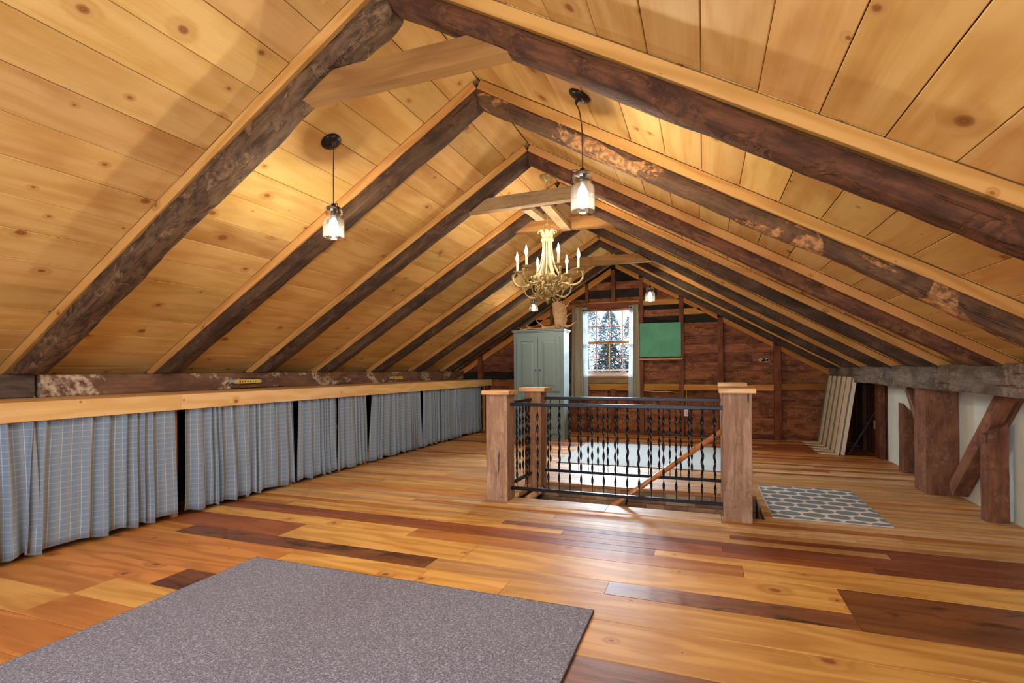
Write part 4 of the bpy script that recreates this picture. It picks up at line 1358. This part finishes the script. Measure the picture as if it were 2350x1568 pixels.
def jar_pendant(x, y, side, zjt, zjb, lab, power, rj=.066):
    nn = nL if side == 0 else nR
    f = zl if side == 0 else zr
    zc = f(x, OFF)
    base = Vector((x, y, zc))
    e = empty('jar_pendant', (x, y, zc), label=lab, cat='pendant lamp', group='glass jar pendant lamps')
    lathe('canopy', [(.064, 0), (.066, .006), (.058, .016), (.035, .024), (.010, .027), (.009, .045), (.004, .05)], M_blackm, None, e, n=28, M=pend_canopy_matrix(base, nn))
    top = base + Vector(nn) * .048
    jx = x + (.012 if side else .018)
    tube('cord', smooth_path([top, (top.x * .4 + jx * .6, y, top.z - .05), (jx, y, (top.z + zjt) / 2 + .02), (jx, y, zjt + .03)], 5), .0035, M_cord, e, n=6)
    h = zjt - zjb
    lathe('socket', [(.004, .035), (.014, .03), (.018, .0), (.018, -.03), (.015, -.055), (.006, -.058)], M_blackm, (jx, y, zjt), e, n=16)
    lathe('lid', [(.012, .010), (.045, .008), (.047, .0), (.012, -.002)], M_knob, (jx, y, zjt), e, n=24)
    r = rj
    prof = [(r * .82, 0), (r * .84, -.012), (r * .84, -.035), (r * .70, -.042), (r * .70, -.052), (r * .93, -.068), (r, -.085), (r, -h + .012), (r * .97, -h), (r * .93, -h + .004), (r * .955, -h + .016), (r * .955, -.086), (r * .90, -.072), (r * .66, -.056), (r * .66, -.040), (r * .80, -.033), (r * .80, 0)]
    j = lathe('jar', prof, M_glass, (jx, y, zjt), e, n=36, cap=False)
    # wire bail clip
    sx = 1 if side == 0 else -1
    tube('wire_clip', [(jx + sx * .02, y - .03, zjt + .016), (jx + sx * .05, y - .03, zjt + .020), (jx + sx * .058, y - .025, zjt - .01), (jx + sx * .058, y - .02, zjt - .045), (jx + sx * .045, y - .04, zjt - .047)], .0028, M_iron, e, n=6)
    zb = zjt - .058
    lathe('bulb', [(.010, .0), (.012, -.008), (.022, -.028), (.029, -.048), (.029, -.060), (.021, -.078), (.006, -.086), (.001, -.087)], M_bulb, (jx, y, zb), e, n=18)
    d = bpy.data.lights.new('bulb_light', 'POINT'); d.energy = power; d.color = (1.0, .90, .73); d.shadow_soft_size = .018
    lo = bpy.data.objects.new('bulb_light', d); col.objects.link(lo); place(lo, Matrix.Translation((jx, y, zjb + .022)), e)
    return e


PW = 23
jar_pendant(-2.24, 2.70, 0, 2.195, 2.005, 'jar pendant lamp hanging low from the left slope, nearest on the left', PW)
jar_pendant(-.63, 2.79, 1, 2.225, 2.02, 'jar pendant lamp hanging on a long cord from the right slope, largest in view', PW)
jar_pendant(-.705, 7.46 - .1, 1, 2.275, 2.09, 'small distant jar pendant lamp in front of the far gable, right of the window', PW)
jar_pendant(-2.42, 7.4, 0, 2.20, 2.075 - .04, 'small distant jar pendant lamp just below the chandelier', PW)

# ------------------------------------------------------------------ chandelier
CX_, CY_ = -1.40, 4.75
ch = empty('chandelier', (CX_, CY_, 1.80), label='ornate gold and cream chandelier with six lit candle bulbs, hanging below the ridge', cat='chandelier')
zcn = topz(CX_, OFF)
lathe('canopy', [(.004, .0), (.012, .005), (.05, .03), (.068, .055), (.072, .066), (.06, .07)], M_gold, (CX_, CY_, 2.945), ch, n=26, flute=.04, nf=8)
tube('stem', [(CX_, CY_, 3.0), (CX_, CY_, zcn - .01)], .006, M_gold, ch)
# chain of links
zc_, k = 2.945, 0
while zc_ > 2.555:
    pts = []
    for q in range(13):
        a = 2 * pi * q / 12
        dx, dz = .007 * cos(a), .014 * sin(a)
        pts.append((CX_ + (dx if k % 2 else 0), CY_ + (0 if k % 2 else dx), zc_ - .012 + dz))
    tube('chain_link', pts, .0018, M_gold, ch, n=5)
    zc_ -= .021; k += 1
pts = [(CX_ + .024 * cos(2 * pi * q / 20), CY_, 2.53 + .026 * sin(2 * pi * q / 20)) for q in range(21)]
tube('loop', pts, .004, M_gold, ch, n=6)
# crown
lathe('crown', [(.03, 2.375), (.048, 2.378), (.060, 2.392), (.060, 2.402), (.047, 2.410), (.047, 2.418), (.052, 2.43), (.050, 2.47), (.030, 2.49), (.004, 2.505)], M_cream, (CX_, CY_, 0), ch, n=28, flute=.03, nf=14)
lathe('crown_ring', [(.050, 2.408), (.056, 2.413), (.050, 2.418)], M_gold, (CX_, CY_, 0), ch, n=28)


def ribbon(name, path, widths, th, mat, a, parent):
    """leaf-like strip following a path in the (r,z) plane at angle a"""
    V, F = [], []
    ca, sa = cos(a), sin(a)
    t_ = Vector((-sa, ca, 0))
    P = [Vector((CX_ + r_ * ca, CY_ + r_ * sa, z)) for r_, z in path]
    for i, p in enumerate(P):
        tan = (P[min(i + 1, len(P) - 1)] - P[max(i - 1, 0)]).normalized()
        nrm = tan.cross(t_)
        w_ = widths[i]
        V += [p - t_ * w_ + nrm * th * .2, p + nrm * th, p + t_ * w_ + nrm * th * .2, p - nrm * th]
    n = 4
    for i in range(len(P) - 1):
        for k_ in range(n):
            k2 = (k_ + 1) % n
            F.append((i * n + k_, i * n + k2, (i + 1) * n + k2, (i + 1) * n + k_))
    F.append((0, 1, 2, 3)[::-1]); F.append(tuple(range((len(P) - 1) * n, len(P) * n)))
    return make(name, V, F, mat, parent, smooth=True)


for q in range(8):
    a = 2 * pi * q / 8 + .2
    ribbon('crown_leaf', [(.046, 2.42), (.050, 2.445), (.058, 2.47), (.072, 2.487), (.086, 2.482), (.090, 2.468), (.082, 2.462)], [.014, .017, .018, .015, .012, .008, .003], .004, M_cream, a, ch)
# cream rods from the crown flaring down
angs = [radians(v) for v in (186, 246, 306, 6, 66, 126)]
for a in angs + [v + radians(30) for v in angs]:
    inner = a not in angs
    prof = [(.040, 2.385), (.040, 2.33), (.044, 2.27), (.055, 2.20), (.078, 2.13), (.105, 2.075), (.118, 2.05)]
    if inner: prof = [(.030, 2.385), (.030, 2.32), (.033, 2.25), (.042, 2.17), (.060, 2.10), (.072, 2.06)]
    tube('stem_rod', smooth_path([(CX_ + r_ * cos(a), CY_ + r_ * sin(a), z) for r_, z in prof], 4), .0095 if not inner else .007, M_cream, ch, n=8)
# centre vase, body and finial
lathe('vase', [(.004, 2.16), (.014, 2.155), (.020, 2.14), (.010, 2.12), (.014, 2.10), (.030, 2.06), (.034, 2.03), (.024, 1.99), (.012, 1.975), (.030, 1.965), (.036, 1.955), (.014, 1.945), (.018, 1.93), (.045, 1.915), (.052, 1.90), (.045, 1.875), (.02, 1.862), (.004, 1.86)], M_gold, (CX_, CY_, 0), ch, n=28, flute=.05, nf=8)
lathe('finial', [(.006, 1.862), (.018, 1.855), (.030, 1.838), (.030, 1.825), (.018, 1.805), (.006, 1.79), (.003, 1.778)], M_gold, (CX_, CY_, 0), ch, n=20, flute=.08, nf=8)
for qi, a in enumerate(angs):
    ca, sa = cos(a), sin(a)
    def PP(r_, z): return (CX_ + r_ * ca, CY_ + r_ * sa, z)
    # big S arm: from the hub, dips, sweeps out and curls up to the pan
    arm = smooth_path([PP(.045, 1.90), PP(.09, 1.945), PP(.13, 1.975), PP(.19, 1.965), PP(.25, 1.955), PP(.305, 1.975), PP(.338, 2.02), PP(.335, 2.07), PP(.308, 2.095), PP(.287, 2.082), PP(.290, 2.062)], 5)
    tube('arm', arm, [.007 + .004 * sin(pi * i / len(arm)) for i in range(len(arm))], M_gold, ch, n=8)
    # lower inner scroll
    sc = smooth_path([PP(.05, 1.90), PP(.09, 1.865), PP(.15, 1.845), PP(.205, 1.87), PP(.225, 1.92), PP(.21, 1.965), PP(.175, 1.98), PP(.158, 1.955), PP(.17, 1.94)], 4)
    tube('scroll', sc, [.0085 - .004 * i / len(sc) for i in range(len(sc))], M_gold, ch, n=7)
    # acanthus leaves on the arm
    ribbon('leaf', [(.19, 1.962), (.215, 1.975), (.235, 2.0), (.228, 2.02), (.214, 2.012)], [.004, .014, .016, .010, .003], .004, M_gold, a, ch)
    ribbon('leaf', [(.335, 2.02), (.352, 2.045), (.35, 2.075), (.335, 2.085)], [.005, .012, .010, .003], .004, M_gold, a, ch)
    ribbon('leaf', [(.118, 2.062), (.135, 2.035), (.13, 1.995), (.105, 1.985), (.095, 2.005)], [.020, .024, .020, .012, .004], .007, M_cream if qi % 2 else M_gold, a, ch)
    ribbon('leaf', [(.21, 1.90), (.235, 1.925), (.25, 1.955), (.238, 1.975), (.222, 1.965)], [.005, .014, .015, .009, .003], .004, M_gold, a, ch)
    ribbon('leaf', [(.10, 1.86), (.13, 1.835), (.165, 1.832), (.185, 1.85), (.175, 1.868)], [.006, .016, .017, .010, .003], .005, M_gold, a, ch)
    ribbon('leaf', [(.085, 1.99), (.115, 1.96), (.12, 1.92), (.10, 1.895), (.088, 1.91)], [.016, .022, .020, .012, .004], .006, M_gold, a + .26, ch)
    ribbon('leaf', [(.05, 1.935), (.085, 1.925), (.105, 1.90), (.098, 1.875), (.082, 1.88)], [.012, .02, .018, .010, .003], .005, M_gold, a + .5, ch)
    lathe('knuckle', [(.002, .022), (.016, .014), (.021, 0), (.015, -.015), (.002, -.022)], M_cream, PP(.12, 2.045), ch, n=12, flute=.1, nf=5)
    pr, pz = .298, 2.100
    lathe('drip_pan', [(.006, -.018), (.012, -.010), (.028, -.003), (.040, .006), (.041, .010), (.012, .006), (.010, .006)], M_gold, PP(pr, pz), ch, n=20, flute=.03, nf=10)
    lathe('candle_sleeve', [(.011, .004), (.0115, .03), (.011, .10), (.008, .104), (.002, .104)], M_candle, PP(pr, pz), ch, n=12)
    lathe('candle_bulb', [(.005, .104), (.010, .112), (.0155, .130), (.0150, .145), (.009, .168), (.004, .190), (.001, .200)], M_flame, PP(pr, pz), ch, n=12)
for a in angs:
    d = bpy.data.lights.new('candle_light', 'POINT'); d.energy = 4.2; d.color = (1.0, .89, .75); d.shadow_soft_size = .03
    lo = bpy.data.objects.new('candle_light', d); col.objects.link(lo)
    place(lo, Matrix.Translation((CX_ + .298 * cos(a), CY_ + .298 * sin(a), 2.335)), ch)

# ------------------------------------------------------------------ outside the far window
gr = make('ground', [(-60, 9.6, -3), (60, 9.6, -3), (60, 120, 1.0), (-60, 120, 1.0), (-60, 9.6, -3.3), (60, 9.6, -3.3), (60, 120, .7), (-60, 120, .7)],
          [(0, 1, 2, 3), (7, 6, 5, 4), (0, 4, 5, 1), (1, 5, 6, 2), (2, 6, 7, 3), (3, 7, 4, 0)], plain('frosty_grass', '#9AA08C', .95, nz=.4, nscale=.6))
tag(gr, kind='structure')
ro_ = empty('porch_roof', (-1.8, 12.0, .7), label='low pinkish shingle roof just outside the far window', cat='roof')
M_sh = plain('pink_shingle', '#C99A92', .9, nz=.4, nscale=6)
for r_ in range(5):
    z = .74 + r_ * .1
    for k in range(14):
        x0 = -5.6 + k * .55 + (.27 if r_ % 2 else 0)
        box('shingle', x0 + .004, x0 + .546, 11.2 + r_ * .28, 11.2 + r_ * .28 + .34, z - .02, z + .01, M_sh, ro_, ax='x', c=.004)
box('roof_board', -5.6, 2.4, 11.2, 12.6, .62, .715, M_sh, ro_, ax='x')
box('post', -5.4, -5.25, 11.5, 11.65, -3.0, .62, M_sash, ro_, ax='z'); box('post', 2.0, 2.15, 11.5, 11.65, -3.0, .62, M_sash, ro_, ax='z')

M_leafd = plain('dark_evergreen_leaf', '#4A5238', .8, nz=.5, nscale=1.5)
M_leafb = plain('pale_twig_tuft', '#9C9C94', .8, nz=.4, nscale=2)
M_bark = plain('tree_bark', '#8C7F70', .9, nz=.4, nscale=5, bump=.4, bscale=12)


def tree(x, y, h, rad, leaf, lab, seed, nl, trunkr=.12, z0=None, group='trees beyond the far window'):
    rr = random.Random(seed)
    z0 = -3 + (y - 9.6) * .036 if z0 is None else z0
    e = empty('tree', (x, y, z0), label=lab, cat='tree', group=group)
    tube('trunk', [(x, y, z0), (x + rr.uniform(-.1, .1), y, z0 + h * .4), (x + rr.uniform(-.3, .3), y, z0 + h * .95)], [trunkr, trunkr * .7, trunkr * .15], M_bark, e, n=8)
    parts = []
    for b in range(14):
        zz = z0 + h * rr.uniform(.2, .9)
        a = rr.uniform(0, 2 * pi)
        L_ = rad * rr.uniform(.6, 1.05)
        parts.append(tube_geo([(x, y, zz), (x + L_ * .5 * cos(a), y + L_ * .5 * sin(a), zz + .2), (x + L_ * cos(a), y + L_ * sin(a), zz + rr.uniform(.1, .7))], [.035, .02, .006], 4))
    V, F = join_geo(parts)
    make('branches', V, F, M_bark, e)
    V, F = [], []
    for i in range(nl):
        t_ = rr.uniform(.08, 1.0)
        a = rr.uniform(0, 2 * pi)
        w_ = rad * (sin(pi * min(1, .25 + t_ * .75)) ** .5) * sqrt(rr.random())
        c = Vector((x + w_ * cos(a), y + w_ * sin(a), z0 + h * t_))
        s_ = rr.uniform(.03, .085)
        u_ = Vector((rr.gauss(0, 1), rr.gauss(0, 1), rr.gauss(0, 1))).normalized() * s_
        v_ = Vector((rr.gauss(0, 1), rr.gauss(0, 1), rr.gauss(0, 1))).normalized() * s_ * .6
        b = len(V)
        V += [c - u_, c + v_, c + u_, c - v_]
        F.append((b, b + 1, b + 2, b + 3))
    lf = make('foliage', V, F, leaf, e); lf['kind'] = 'stuff'


for i, (x, y, h, r_, lf, lab, nl, tr) in enumerate((
        (-5.35, 21.0, 4.7, .95, M_leafd, 'dark evergreen outside the window, leftmost of the near row', 3600, .07),
        (-3.95, 23.0, 4.9, .95, M_leafd, 'dark evergreen outside the window, behind its middle panes', 3600, .07),
        (-2.5, 21.0, 4.6, .85, M_leafd, 'dark evergreen outside the window, behind its right edge', 3400, .07),
        (-7.3, 29.5, 6.5, 1.0, M_leafb, 'frosty bare tree outside, leftmost of the tall row', 5200, .10),
        (-5.3, 31.0, 6.9, 1.1, M_leafb, 'tall frosty bare tree outside, left of the window centre', 6200, .10),
        (-3.6, 29.0, 6.7, 1.0, M_leafb, 'tall frosty bare tree outside, right of the window centre', 6200, .10),
        (-7.6, 36.0, 7.6, 1.6, M_leafb, 'farthest frosty tree outside, filling the gap in the tall row', 6500, .12))):
    tree(x, y, h, r_, lf, lab, i + 1, nl, tr)
bpy.context.view_layer.update()
